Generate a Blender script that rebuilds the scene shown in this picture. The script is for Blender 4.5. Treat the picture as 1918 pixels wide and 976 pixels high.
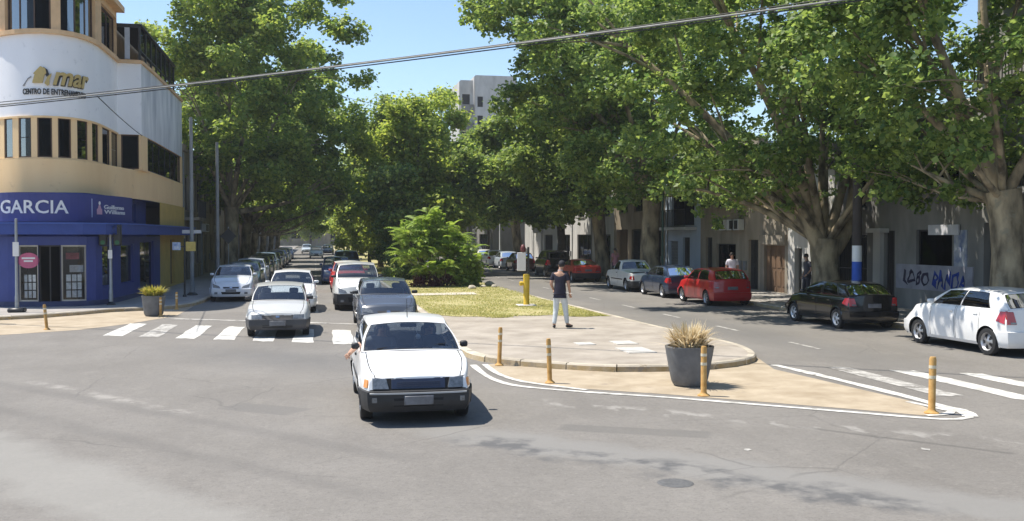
import bpy, math, random
import numpy as np
from mathutils import Vector

random.seed(7); RNG = np.random.default_rng(11)
PI = math.pi; R = math.radians
scene = bpy.context.scene
for o in list(bpy.data.objects): bpy.data.objects.remove(o)
COL = scene.collection

# ------------------------------------------------------------------ camera
FPX, CH, VPX, YH = 1850., 2.55, 590., 443.           # focal length (photo pixels), height, street vanishing point
TH = math.atan((959 - VPX) / FPX); PIT = math.atan((488 - YH) / FPX)
cam = bpy.data.cameras.new('camera'); co = bpy.data.objects.new('camera', cam); COL.objects.link(co)
co.location = (0, 0, CH); co.rotation_euler = (PI/2 - PIT, 0, -TH)
cam.sensor_width = 36; cam.lens = FPX / 1918 * 36; cam.clip_end = 3000; cam.clip_start = .1
scene.camera = co
# ------------------------------------------------------------------ sky, sun, exposure
SUN_EL = R(65); _a = R(14)
_sd = (math.cos(TH)*math.cos(_a) - math.sin(TH)*math.sin(_a), -math.sin(TH)*math.cos(_a) - math.cos(TH)*math.sin(_a))  # way the shadows fall
w = bpy.data.worlds.new('World'); scene.world = w; w.use_nodes = True
nt = w.node_tree; bg = nt.nodes['Background']
sky = nt.nodes.new('ShaderNodeTexSky'); sky.sky_type = 'NISHITA'; sky.sun_disc = False
sky.sun_elevation = SUN_EL; sky.sun_rotation = math.atan2(-_sd[0], -_sd[1])
sky.air_density = 1.0; sky.dust_density = .25; sky.ozone_density = 2.4; sky.altitude = 20
nt.links.new(sky.outputs[0], bg.inputs[0]); bg.inputs[1].default_value = .095
sl = bpy.data.lights.new('sun', 'SUN'); so = bpy.data.objects.new('sun', sl); COL.objects.link(so)
sl.energy = 3.8; sl.angle = R(.55); sl.color = (1, .94, .84)
so.rotation_euler = Vector((_sd[0]*math.cos(SUN_EL), _sd[1]*math.cos(SUN_EL), -math.sin(SUN_EL))).to_track_quat('-Z', 'Y').to_euler()
so.location = (-40, 20, 60)
scene.view_settings.view_transform = 'Standard'; scene.view_settings.look = 'None'
scene.view_settings.exposure = 1.02; scene.view_settings.gamma = 1
scene.render.engine = 'CYCLES'
scene.cycles.max_bounces = 9; scene.cycles.diffuse_bounces = 5; scene.cycles.transmission_bounces = 8; scene.cycles.transparent_max_bounces = 12

# ------------------------------------------------------------------ pixels to directions
def ray(px, py):
    a = (px - 959) / FPX; b = (488 - py) / FPX
    c, s = math.cos(PIT), math.sin(PIT); fw = c + b*s; up = -s + b*c
    return (math.cos(TH)*a + math.sin(TH)*fw, -math.sin(TH)*a + math.cos(TH)*fw, up)
def G(px, py, z=0.):
    r = ray(px, py); t = (z - CH) / r[2]; return Vector((r[0]*t, r[1]*t, z))
def PX(px, py, X):
    r = ray(px, py); t = X / r[0]; return Vector((X, r[1]*t, CH + r[2]*t))
def PY(px, py, Y):
    r = ray(px, py); t = Y / r[1]; return Vector((r[0]*t, Y, CH + r[2]*t))
def proj(x, y, z):
    z -= CH; r = math.cos(TH)*x - math.sin(TH)*y; fw = math.sin(TH)*x + math.cos(TH)*y
    c, s = math.cos(PIT), math.sin(PIT); d = fw*c - z*s; u = fw*s + z*c
    return (959 + FPX*r/d, 488 - FPX*u/d)

# ------------------------------------------------------------------ materials
MATS = {}
def mat(name, col, rough=.7, var=.12, scale=3., metal=0., spec=.4, coat=0., bump=0., bscale=40., col2=None, streak=False, emit=0., island=False, trans=0., detail=6, world=False, sharp=0., objvar=0., under=None, wear=.5):
    if name in MATS: return MATS[name]
    m = bpy.data.materials.new(name); m.use_nodes = True; n = m.node_tree.nodes; l = m.node_tree.links
    b = n['Principled BSDF']; out = n['Material Output']
    b.inputs['Roughness'].default_value = rough; b.inputs['Metallic'].default_value = metal
    b.inputs['Specular IOR Level'].default_value = spec; b.inputs['Coat Weight'].default_value = coat
    b.inputs['Coat Roughness'].default_value = .06
    c1 = tuple(max(0, c*(1 - var)) for c in col) + (1,)
    c2 = (tuple(min(1, c*(1 + var)) for c in col) if col2 is None else col2) + (1,)
    mix = n.new('ShaderNodeMix'); mix.data_type = 'RGBA'
    mix.inputs[6].default_value = c1; mix.inputs[7].default_value = c2
    tc = n.new('ShaderNodeTexCoord')
    if world:
        g = n.new('ShaderNodeNewGeometry'); vec = g.outputs['Position']
    else: vec = tc.outputs['Object']
    if island:
        g = n.new('ShaderNodeNewGeometry'); l.new(g.outputs['Random Per Island'], mix.inputs[0])
    else:
        no = n.new('ShaderNodeTexNoise'); no.inputs['Scale'].default_value = scale; no.inputs['Detail'].default_value = detail
        no.inputs['Roughness'].default_value = .65
        mp = n.new('ShaderNodeMapping'); l.new(vec, mp.inputs[0])
        if streak: mp.inputs['Scale'].default_value = (1, 1, .38); no.inputs['Roughness'].default_value = .5
        l.new(mp.outputs[0], no.inputs[0])
        mr = n.new('ShaderNodeMapRange'); mr.inputs[1].default_value = .3 + sharp; mr.inputs[2].default_value = .7 - sharp
        l.new(no.outputs[0], mr.inputs[0]); l.new(mr.outputs[0], mix.inputs[0])
    colr = mix.outputs[2]
    if under:
        nu = n.new('ShaderNodeTexNoise'); nu.inputs['Scale'].default_value = 2.3; nu.inputs['Detail'].default_value = 9; nu.inputs['Roughness'].default_value = .72; l.new(vec, nu.inputs[0])
        ru = n.new('ShaderNodeMapRange'); ru.inputs[1].default_value = wear; ru.inputs[2].default_value = wear + .09; l.new(nu.outputs[0], ru.inputs[0])
        mu2 = n.new('ShaderNodeMix'); mu2.data_type = 'RGBA'; l.new(ru.outputs[0], mu2.inputs[0]); l.new(colr, mu2.inputs[6]); mu2.inputs[7].default_value = under + (1,); colr = mu2.outputs[2]
    if objvar:
        oi = n.new('ShaderNodeObjectInfo'); rv = n.new('ShaderNodeMapRange'); rv.inputs[3].default_value = 1 - objvar; rv.inputs[4].default_value = 1 + objvar; l.new(oi.outputs['Random'], rv.inputs[0])
        hv = n.new('ShaderNodeHueSaturation'); l.new(rv.outputs[0], hv.inputs['Value']); l.new(colr, hv.inputs['Color']); colr = hv.outputs[0]
    l.new(colr, b.inputs['Base Color'])
    if bump:
        nb = n.new('ShaderNodeTexNoise'); nb.inputs['Scale'].default_value = bscale; nb.inputs['Detail'].default_value = 4
        l.new(vec, nb.inputs[0]); bp = n.new('ShaderNodeBump'); bp.inputs['Strength'].default_value = bump; bp.inputs['Distance'].default_value = .02
        l.new(nb.outputs[0], bp.inputs['Height']); l.new(bp.outputs[0], b.inputs['Normal'])
    if emit:
        b.inputs['Emission Color'].default_value = tuple(col) + (1,); b.inputs['Emission Strength'].default_value = emit
    if trans:
        tr = n.new('ShaderNodeBsdfTranslucent'); ms = n.new('ShaderNodeMixShader'); ms.inputs[0].default_value = trans
        hs = n.new('ShaderNodeHueSaturation'); hs.inputs['Value'].default_value = 1.6; hs.inputs['Hue'].default_value = .493; hs.inputs['Saturation'].default_value = 1.05
        l.new(mix.outputs[2], hs.inputs['Color']); l.new(hs.outputs[0], tr.inputs[0])
        l.new(b.outputs[0], ms.inputs[1]); l.new(tr.outputs[0], ms.inputs[2]); l.new(ms.outputs[0], out.inputs[0])
    MATS[name] = m; return m

def glass_mat(name, tint, refl=.08, rough=.02, gain=1.):
    if name in MATS: return MATS[name]
    m = bpy.data.materials.new(name); m.use_nodes = True; n = m.node_tree.nodes; l = m.node_tree.links
    n.remove(n['Principled BSDF']); out = n['Material Output']
    t = n.new('ShaderNodeBsdfTransparent'); t.inputs[0].default_value = tint + (1,)
    g = n.new('ShaderNodeBsdfGlossy'); g.inputs['Roughness'].default_value = rough; g.inputs[0].default_value = (.95, .97, 1, 1)
    fr = n.new('ShaderNodeFresnel'); fr.inputs[0].default_value = 1.5
    ad = n.new('ShaderNodeMath'); ad.operation = 'ADD'; ad.inputs[1].default_value = refl; ad.use_clamp = True
    mu = n.new('ShaderNodeMath'); mu.operation = 'MULTIPLY'; mu.inputs[1].default_value = gain; l.new(fr.outputs[0], mu.inputs[0])
    l.new(mu.outputs[0], ad.inputs[0]); ms = n.new('ShaderNodeMixShader')
    l.new(ad.outputs[0], ms.inputs[0]); l.new(t.outputs[0], ms.inputs[1]); l.new(g.outputs[0], ms.inputs[2]); l.new(ms.outputs[0], out.inputs[0])
    MATS[name] = m; return m

def asphalt_mat():
    m = bpy.data.materials.new('asphalt'); m.use_nodes = True; n = m.node_tree.nodes; l = m.node_tree.links
    b = n['Principled BSDF']; b.inputs['Roughness'].default_value = .82; b.inputs['Specular IOR Level'].default_value = .25
    geo = n.new('ShaderNodeNewGeometry'); pos = geo.outputs['Position']
    def noise(sc, det=5, sy=1., rough=.6, sx=1.):
        mp = n.new('ShaderNodeMapping'); mp.inputs['Scale'].default_value = (sx, sy, 1); l.new(pos, mp.inputs[0])
        t = n.new('ShaderNodeTexNoise'); t.inputs['Scale'].default_value = sc; t.inputs['Detail'].default_value = det; t.inputs['Roughness'].default_value = rough
        l.new(mp.outputs[0], t.inputs[0]); return t.outputs[0]
    def rng(v, a, c, lo=0., hi=1.):
        r = n.new('ShaderNodeMapRange'); r.inputs[1].default_value = a; r.inputs[2].default_value = c; r.inputs[3].default_value = lo; r.inputs[4].default_value = hi
        l.new(v, r.inputs[0]); return r.outputs[0]
    def mth(op, a, c):
        q = n.new('ShaderNodeMath'); q.operation = op
        for i, v in enumerate((a, c)):
            if isinstance(v, (int, float)): q.inputs[i].default_value = v
            else: l.new(v, q.inputs[i])
        return q.outputs[0]
    def mixc(f, a, c):
        q = n.new('ShaderNodeMix'); q.data_type = 'RGBA'; l.new(f, q.inputs[0])
        for i, v in ((6, a), (7, c)):
            if isinstance(v, tuple): q.inputs[i].default_value = v + (1,)
            else: l.new(v, q.inputs[i])
        return q.outputs[2]
    def band(p0, p1, half, soft, wob):                   # a stripe of other asphalt along a line in the ground plane
        dx, dy = p1[0]-p0[0], p1[1]-p0[1]; L = math.hypot(dx, dy); nx, ny = -dy/L, dx/L
        sx = n.new('ShaderNodeSeparateXYZ'); l.new(pos, sx.inputs[0])
        d = mth('ADD', mth('MULTIPLY', mth('SUBTRACT', sx.outputs[0], p0[0]), nx), mth('MULTIPLY', mth('SUBTRACT', sx.outputs[1], p0[1]), ny))
        t = mth('ADD', mth('MULTIPLY', mth('SUBTRACT', sx.outputs[0], p0[0]), dx/L), mth('MULTIPLY', mth('SUBTRACT', sx.outputs[1], p0[1]), dy/L))
        wv = mth('MULTIPLY', mth('SUBTRACT', noise(1.1, 4), .5), wob)
        f = rng(mth('ABSOLUTE', mth('ADD', d, wv), 0), half + soft, half - soft)
        ends = mth('MULTIPLY', rng(t, -soft*2, soft*2), rng(mth('ADD', t, wv), L + soft*2, L - soft*2))
        return mth('MULTIPLY', f, ends)
    base = mixc(rng(noise(.35, 6), .3, .72), (.158, .147, .133), (.206, .193, .176))
    base = mixc(mth('MULTIPLY', rng(noise(.9, 5, .25), .5, .75), .55), base, (.135, .125, .113))
    base = mixc(mth('MULTIPLY', rng(noise(2.6, 6, .6), .52, .68), .35), base, (.228, .212, .19))
    fine = noise(38, 3, rough=.8)
    base = mixc(mth('MULTIPLY', rng(fine, .52, .72), .45), base, (.26, .245, .225))
    base = mixc(mth('MULTIPLY', rng(noise(30, 2), .56, .7), .5), base, (.088, .085, .082))
    base = mixc(mth('MULTIPLY', rng(noise(9, 6, 1, .75), .5, .66), .42), base, (.115, .108, .098))
    base = mixc(mth('MULTIPLY', rng(noise(14, 5, 1, .8), .55, .68), .5), base, (.27, .255, .232))
    a, c = G(-100, 700), G(760, 860)
    base = mixc(mth('MULTIPLY', band((a.x, a.y), (c.x, c.y), .16, .1, .35), .28), base, (.10, .095, .09))
    a, c = G(-100, 745), G(700, 930)
    base = mixc(mth('MULTIPLY', band((a.x, a.y), (c.x, c.y), .16, .1, .35), .25), base, (.10, .095, .09))
    for q0, q1, hf, cc in ((G(1050, 800), G(1330, 815), .22, (.125,.12,.112)), (G(430, 760), G(560, 772), .3, (.13,.125,.118)), (G(1500, 800), G(1900, 850), .05, (.09,.086,.08))):
        base = mixc(mth('MULTIPLY', band((q0.x, q0.y), (q1.x, q1.y), hf, .02, .1), .55), base, cc)
    # worn strip with dark tar patches across the foreground
    a, c = G(790, 800), G(2100, 985)
    bnd = band((a.x, a.y), (c.x, c.y), .48, .16, .9)
    base = mixc(mth('MULTIPLY', bnd, .75), base, (.21, .204, .192))
    a, c = G(860, 822), G(1750, 955)
    bd2 = mth('MULTIPLY', band((a.x, a.y), (c.x, c.y), .3, .14, 1.4), rng(noise(1.9, 4), .44, .58))
    base = mixc(mth('MULTIPLY', bd2, .85), base, (.088, .088, .09))
    a, c = G(-150, 800), G(420, 1010)
    base = mixc(mth('MULTIPLY', band((a.x, a.y), (c.x, c.y), .55, .2, .9), .5), base, (.275, .268, .248))
    a, c = G(380, 655), G(700, 690)
    base = mixc(mth('MULTIPLY', band((a.x, a.y), (c.x, c.y), 1.1, .9, 1.5), .5), base, (.115, .115, .116))
    # worn paint traces and pale scuffs
    a, c = G(1010, 752), G(1980, 838)
    tr = mth('MULTIPLY', band((a.x, a.y), (c.x, c.y), .22, .14, .5), rng(noise(3.2, 5, .5), .52, .62))
    base = mixc(mth('MULTIPLY', tr, .55), base, (.34, .325, .30))
    a, c = G(60, 715), G(350, 775)
    tr = mth('MULTIPLY', band((a.x, a.y), (c.x, c.y), .12, .08, .4), rng(noise(2.5, 4), .45, .6))
    base = mixc(mth('MULTIPLY', tr, .45), base, (.38, .36, .33))
    # tyre-darkened lanes on the carriageways
    sx = n.new('ShaderNodeSeparateXYZ'); l.new(pos, sx.inputs[0])
    lane = mth('MULTIPLY', rng(mth('ABSOLUTE', mth('SUBTRACT', sx.outputs[0], 11.2), 0), 1.3, .3), rng(sx.outputs[1], 12., 22.))
    base = mixc(mth('MULTIPLY', lane, .38), base, (.115, .114, .113))
    # cracks
    vo = n.new('ShaderNodeTexVoronoi'); vo.feature = 'DISTANCE_TO_EDGE'; vo.inputs['Scale'].default_value = .33
    dm = n.new('ShaderNodeMixRGB'); dm.inputs[0].default_value = .16; nn = n.new('ShaderNodeTexNoise'); nn.inputs['Scale'].default_value = 1.6; nn.inputs['Detail'].default_value = 5
    l.new(pos, nn.inputs[0]); l.new(pos, dm.inputs[1]); l.new(nn.outputs[1], dm.inputs[2]); l.new(dm.outputs[0], vo.inputs[0])
    cr = mth('MULTIPLY', rng(vo.outputs[0], .0045, .0015), rng(noise(.22, 3), .47, .56))
    base = mixc(mth('MULTIPLY', cr, .38), base, (.08, .077, .073))
    l.new(base, b.inputs['Base Color'])
    bp = n.new('ShaderNodeBump'); bp.inputs['Strength'].default_value = .35; bp.inputs['Distance'].default_value = .015
    l.new(fine, bp.inputs['Height']); l.new(bp.outputs[0], b.inputs['Normal'])
    return m

ASPHALT = asphalt_mat()
CONCRETE = mat('concrete', (.30, .26, .213), .85, .2, 1.1, col2=(.40,.355,.30), bump=.2, world=True, under=(.27,.235,.2), wear=.60)
KERB = mat('kerb_concrete', (.44, .39, .31), .85, .22, 2.2, bump=.3, world=True, objvar=.14, under=(.24,.19,.13), wear=.58)
KERBY = mat('kerb_yellow_worn', (.42, .29, .11), .8, .2, 3., col2=(.44, .37, .27), bump=.3, world=True, objvar=.12, under=(.26,.22,.17), wear=.52)
OCHRE = mat('ochre_paint', (.33, .262, .178), .85, .14, 1.6, col2=(.43, .36, .265), bump=.15, world=True, under=(.25,.21,.17), wear=.60)
WHITEP = mat('road_paint', (.34, .33, .30), .75, .1, 5., col2=(.74, .72, .67), bump=.1, world=True, under=(.20,.188,.17), wear=.58)
WORNP = mat('road_paint_worn', (.21, .20, .185), .8, .1, 6., col2=(.56, .54, .50), bump=.1, world=True, under=(.18,.168,.152), wear=.50)
PAVE = mat('pavement_tile', (.30, .28, .26), .85, .18, 1.5, bump=.2, world=True)
SOIL = mat('soil', (.17, .12, .07), .95, .3, 4., bump=.4, world=True)
LAWN = mat('lawn_soil', (.29, .285, .09), .95, .15, .9, col2=(.46, .39, .21), bump=.3, world=True)
GRASS = mat('grass_blade', (.27, .31, .06), .7, .3, island=True, col2=(.52, .48, .2), trans=.35)
DARK = mat('dark_interior', (.012, .012, .013), .8, .2)
BLACKM = mat('black_metal', (.02, .02, .022), .45, .2, spec=.5)
RUBBER = mat('rubber', (.022, .022, .023), .75, .25, 8.)
STEEL = mat('galvanised_steel', (.32, .33, .34), .45, .15, 4., metal=.6)
POLEG = mat('grey_pole_paint', (.23, .24, .24), .6, .2, 5., streak=True)
LEAFA = mat('plane_leaf', (.08, .15, .036), .55, .0, island=True, col2=(.31, .38, .09), trans=.52, spec=.4)
LEAFB = mat('plane_leaf_deep', (.065, .13, .036), .52, .0, island=True, col2=(.28, .36, .09), trans=.5, spec=.45)
LEAFC = mat('yellowgreen_leaf', (.095, .175, .04), .58, .0, island=True, col2=(.36, .42, .09), trans=.52)
LEAFD = mat('midgreen_leaf', (.085, .145, .028), .55, .0, island=True, col2=(.26, .325, .07), trans=.48)
LEAFE = mat('lime_leaf', (.15, .235, .04), .58, .0, island=True, col2=(.40, .45, .09), trans=.5)
FROND = mat('frond_leaf', (.15, .25, .035), .5, .0, island=True, col2=(.33, .42, .09), trans=.45)
MAROON = mat('maroon_leaf', (.07, .018, .03), .6, .0, island=True, col2=(.14, .05, .05), trans=.2)
STRAW = mat('dry_straw', (.38, .29, .15), .8, .0, island=True, col2=(.68, .60, .42), trans=.3)
YGPLANT = mat('pale_plant', (.20, .22, .03), .7, .0, island=True, col2=(.50, .42, .10), trans=.3)
BARK = mat('plane_bark', (.10, .08, .052), .85, .1, 2.8, col2=(.42, .34, .22), bump=.7, bscale=11, detail=5, sharp=.06, under=(.26,.23,.16), wear=.56, streak=True)
BARKD = mat('dark_bark', (.07, .055, .04), .9, .2, 4, col2=(.15, .125, .09), bump=.5, bscale=12)
GLASSB = glass_mat('building_glass', (.30, .31, .32), -.01, .03, .32)
GLASSS = glass_mat('shop_glass', (.86, .88, .9), -.01, .03, .8)
GLASSC = glass_mat('car_glass', (.68, .72, .73), .06)
GLASSD = glass_mat('car_glass_tinted', (.10, .12, .13), .06)

# ------------------------------------------------------------------ mesh helpers
def mesh_obj(name, verts, faces, m, parent=None, smooth=False, angle=None):
    if smooth:
        ix = {}; nv = []; mpv = []
        for v in verts:
            k = (round(v[0], 4), round(v[1], 4), round(v[2], 4))
            if k not in ix: ix[k] = len(nv); nv.append(k)
            mpv.append(ix[k])
        verts = nv; faces = [tuple(mpv[i] for i in f) for f in faces]; ok = [len(set(f)) == len(f) for f in faces]
        if not all(ok): faces = [q for q in (tuple(dict.fromkeys(f)) for f in faces) if len(q) > 2]
    me = bpy.data.meshes.new(name); me.from_pydata([tuple(v) for v in verts], [], faces); me.update()
    for mm in (m if isinstance(m, (list, tuple)) else [m]):
        if mm: me.materials.append(mm)
    if smooth:
        me.polygons.foreach_set('use_smooth', [True]*len(me.polygons))
        me.set_sharp_from_angle(angle=R(angle or 40))
    o = bpy.data.objects.new(name, me); COL.objects.link(o)
    if parent: o.parent = parent
    return o
class MB:
    def __init__(s): s.v = []; s.f = []
    def add(s, v, f):
        b = len(s.v); s.v += [tuple(p) for p in v]; s.f += [tuple(i + b for i in q) for q in f]; return s
    def box(s, x0, x1, y0, y1, z0, z1, bev=0):
        if bev:
            b = bev; pts = []
            for z, i in ((z0, b), (z0 + b, 0), (z1 - b, 0), (z1, b)):
                pts += [(x0+i, y0+b+i*0, z), (x0+b+i*0, y0+i, z), (x1-b, y0+i, z), (x1-i, y0+b, z), (x1-i, y1-b, z), (x1-b, y1-i, z), (x0+b, y1-i, z), (x0+i, y1-b, z)]
            f = [tuple(range(7, -1, -1)), tuple(range(24, 32))]
            for k in range(3):
                for i in range(8): f.append((k*8+i, k*8+(i+1) % 8, k*8+8+(i+1) % 8, k*8+8+i))
            return s.add(pts, f)
        return s.add([(x0,y0,z0),(x1,y0,z0),(x1,y1,z0),(x0,y1,z0),(x0,y0,z1),(x1,y0,z1),(x1,y1,z1),(x0,y1,z1)],
                     [(0,3,2,1),(4,5,6,7),(0,1,5,4),(1,2,6,5),(2,3,7,6),(3,0,4,7)])
    def lathe(s, prof, n=16, c=(0, 0), axis='z', a0=0., a1=2*PI):
        v = []; f = []; full = abs(a1 - a0 - 2*PI) < 1e-6; m = n if full else n + 1
        for r, z in prof:
            for i in range(m):
                a = a0 + (a1 - a0)*i/n; p, q = r*math.cos(a), r*math.sin(a)
                v.append((c[0]+p, c[1]+q, z) if axis == 'z' else (z, c[0]+p, c[1]+q))
        for k in range(len(prof)-1):
            for i in range(n):
                j = (i+1) % m; f.append((k*m+i, k*m+j, k*m+m+j, k*m+m+i))
        return s.add(v, f)
    def tube(s, pts, rad, n=8, cap=True):
        pts = [Vector(p) for p in pts]; v = []; f = []; N = len(pts)
        if not isinstance(rad, (list, tuple)): rad = [rad]*N
        t0 = (pts[1]-pts[0]).normalized(); up = Vector((0,0,1)) if abs(t0.z) < .9 else Vector((1,0,0))
        a = t0.cross(up).normalized()
        for i, p in enumerate(pts):
            t = (pts[min(i+1, N-1)] - pts[max(i-1, 0)]).normalized()
            a = (a - t*a.dot(t)).normalized(); b = t.cross(a)
            for k in range(n):
                g = 2*PI*k/n; v.append(p + (a*math.cos(g) + b*math.sin(g))*rad[i])
        for i in range(N-1):
            for k in range(n): f.append((i*n+k, i*n+(k+1) % n, (i+1)*n+(k+1) % n, (i+1)*n+k))
        if cap: f += [tuple(range(n-1, -1, -1)), tuple(range((N-1)*n, N*n))]
        return s.add(v, f)
    def prism(s, poly, z0, z1):
        n = len(poly)
        return s.add([(p[0], p[1], z0) for p in poly] + [(p[0], p[1], z1) for p in poly],
                     [tuple(range(n-1, -1, -1)), tuple(range(n, 2*n))] + [(i, (i+1) % n, n+(i+1) % n, n+i) for i in range(n)])
    def build(s, name, m, parent=None, smooth=False, angle=None): return mesh_obj(name, s.v, s.f, m, parent, smooth, angle)
def tag(o, label, cat=None, group=None, kind=None):
    if label: o['label'] = label
    if cat: o['category'] = cat
    if group: o['group'] = group
    if kind: o['kind'] = kind
    return o
def thing(name, label, cat, loc=(0,0,0), rz=0, group=None):
    o = bpy.data.objects.new(name, None); COL.objects.link(o); o.location = loc; o.rotation_euler = (0,0,rz); o.empty_display_size = .1
    return tag(o, label, cat, group)
def np_mesh(name, V, F, m, parent=None):
    """V (n,3), F (k,c) all faces with c corners"""
    me = bpy.data.meshes.new(name); V = np.ascontiguousarray(V, dtype=np.float32); F = np.ascontiguousarray(F, dtype=np.int32); c = F.shape[1]
    me.vertices.add(len(V)); me.vertices.foreach_set('co', V.ravel())
    me.loops.add(F.size); me.loops.foreach_set('vertex_index', F.ravel())
    me.polygons.add(len(F)); me.polygons.foreach_set('loop_start', np.arange(0, F.size, c, dtype=np.int32))
    me.update(calc_edges=True); me.materials.append(m)
    o = bpy.data.objects.new(name, me); COL.objects.link(o)
    if parent: o.parent = parent
    return o
def catmull(P, n=8):
    P = [Vector(p) for p in P]; out = []
    for i in range(len(P)-1):
        p0 = P[max(i-1,0)]; p1 = P[i]; p2 = P[i+1]; p3 = P[min(i+2, len(P)-1)]
        for k in range(n):
            t = k/n; out.append(.5*((2*p1) + (p2-p0)*t + (2*p0-5*p1+4*p2-p3)*t*t + (3*p1-p0-3*p2+p3)*t**3))
    out.append(P[-1]); return out
class Path:
    """plan curve with outward side on the right of its direction when sgn=1"""
    def __init__(s, pts, sgn=1):
        s.p = [Vector((p[0], p[1])) for p in pts]; s.s = [0.]
        for a, b in zip(s.p, s.p[1:]): s.s.append(s.s[-1] + (b-a).length)
        s.L = s.s[-1]; s.sgn = sgn
    def at(s, u, d=0., z=0.):
        u0 = u; u = min(max(u, 0), s.L)
        i = max(0, min(len(s.p)-2, int(np.searchsorted(s.s, u, side='right'))-1))
        a, b = s.p[i], s.p[i+1]; t = (u0-s.s[i])/max(1e-9, s.s[i+1]-s.s[i])
        def nrm(j):
            a_ = s.p[max(j-1,0)]; b_ = s.p[min(j+1, len(s.p)-1)]; q = (b_-a_).normalized(); return Vector((q.y, -q.x))*s.sgn
        tt = min(max(t, 0), 1); n = (nrm(i)*(1-tt) + nrm(i+1)*tt).normalized()
        p = a + (b-a)*t + n*d; return Vector((p.x, p.y, z))
    def s_px(s, px, z):
        best = min((abs(proj(*s.at(u, 0, z))[0] - px), u) for u in np.linspace(0, s.L, 500)); return best[1]
def wall(name, mp, u0, u1, z0, z1, holes, m, parent, depth=.18, du=.6, smooth=False):
    """wall face with real openings and reveals; mp(u,z,d) gives world points"""
    us = {u0, u1}; zs = {z0, z1}
    for h in holes: us |= {h[0], h[1]}; zs |= {h[2], h[3]}
    us = sorted(u for u in us if u0 <= u <= u1); zs = sorted(z for z in zs if z0 <= z <= z1)
    U = []
    for a, b in zip(us, us[1:]):
        k = max(1, int(math.ceil((b-a)/du))); U += [a + (b-a)*i/k for i in range(k)]
    U.append(us[-1]); mb = MB()
    for a, b in zip(U, U[1:]):
        for c, d in zip(zs, zs[1:]):
            um, zm = (a+b)/2, (c+d)/2
            if any(h[0] < um < h[1] and h[2] < zm < h[3] for h in holes): continue
            mb.add([mp(a,c,0), mp(b,c,0), mp(b,d,0), mp(a,d,0)], [(0,1,2,3)])
    for h in holes:
        hu = [u for u in U if h[0]-1e-6 <= u <= h[1]+1e-6]
        for a, b in zip(hu, hu[1:]):
            for z in (h[2], h[3]): mb.add([mp(a,z,0), mp(b,z,0), mp(b,z,-depth), mp(a,z,-depth)], [(0,1,2,3)])
        for u in (h[0], h[1]): mb.add([mp(u,h[2],0), mp(u,h[3],0), mp(u,h[3],-depth), mp(u,h[2],-depth)], [(0,1,2,3)])
    return mb.build(name, m, parent, smooth)
def slab(mp, u0, u1, z0, z1, d0, d1, du=.5):
    """solid following the wall from depth d0 to d1 (d1 outermost)"""
    k = max(1, int(math.ceil((u1-u0)/du))); us = [u0 + (u1-u0)*i/k for i in range(k+1)]; mb = MB(); v = []; f = []
    for u in us: v += [mp(u,z0,d0), mp(u,z0,d1), mp(u,z1,d1), mp(u,z1,d0)]
    for i in range(k):
        for j in range(4): f.append((i*4+j, i*4+(j+1) % 4, i*4+4+(j+1) % 4, i*4+4+j))
    f += [(3,2,1,0), (k*4, k*4+1, k*4+2, k*4+3)]
    return mb.add(v, f)
def window(parent, mp, h, fm, gm, depth=.12, nx=1, nz=1, fw=.05, name='window', du=.4, back=True):
    u0, u1, z0, z1 = h[:4]; mb = MB()
    def bar(a, b, c, d): q = slab(mp, a, b, c, d, -depth-.03, -depth+.02, du); mb.add(q.v, q.f)
    bar(u0, u1, z0, z0+fw); bar(u0, u1, z1-fw, z1); bar(u0, u0+fw, z0+fw, z1-fw); bar(u1-fw, u1, z0+fw, z1-fw)
    for i in range(1, nx): c = u0 + (u1-u0)*i/nx; bar(c-fw*.4, c+fw*.4, z0+fw, z1-fw)
    fr = mb.build(name, fm, parent)
    pz = [z0+fw + (z1-z0-2*fw)*j/nz for j in range(nz+1)]
    for i in range(nx):
        a = u0 + (u1-u0)*i/nx + fw*.4; b = u0 + (u1-u0)*(i+1)/nx - fw*.4
        for j in range(nz):
            q = slab(mp, a, b, pz[j]+(.012 if j else 0), pz[j+1]-(.012 if j < nz-1 else 0), -depth-.012, -depth-.004, du); q.build('pane', gm, fr)
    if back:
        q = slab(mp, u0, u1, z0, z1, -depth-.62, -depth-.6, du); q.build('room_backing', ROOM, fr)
    return fr
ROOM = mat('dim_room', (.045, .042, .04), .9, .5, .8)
def text_mesh(s, size, name, mp, u0, z0, width, m, parent, d=.0, th=.02, shear=0., bold=0., height=None, wob=0.):
    cu = bpy.data.curves.new('t', 'FONT'); cu.body = s; cu.size = size; cu.shear = shear; cu.offset = bold; cu.extrude = .01; cu.resolution_u = 3
    o = bpy.data.objects.new('t', cu); COL.objects.link(o); bpy.context.view_layer.update()
    me = bpy.data.meshes.new_from_object(o.evaluated_get(bpy.context.evaluated_depsgraph_get()))
    v = np.array([q.co[:] for q in me.vertices]); mn = v.min(0); mx = v.max(0)
    sx = width/(mx[0]-mn[0]); sz = (height/(mx[1]-mn[1])) if height else sx
    vs = [mp(u0 + (q[0]-mn[0])*sx + wob*math.sin(q[1]*9+q[0]*5), z0 + (q[1]-mn[1])*sz + wob*1.3*math.sin(q[0]*7+1), d + (th if q[2] > 0 else 0)) for q in v]
    fs = [tuple(p.vertices) for p in me.polygons]
    bpy.data.objects.remove(o); bpy.data.curves.remove(cu); bpy.data.meshes.remove(me)
    return mesh_obj(name, vs, fs, m, parent)

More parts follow.
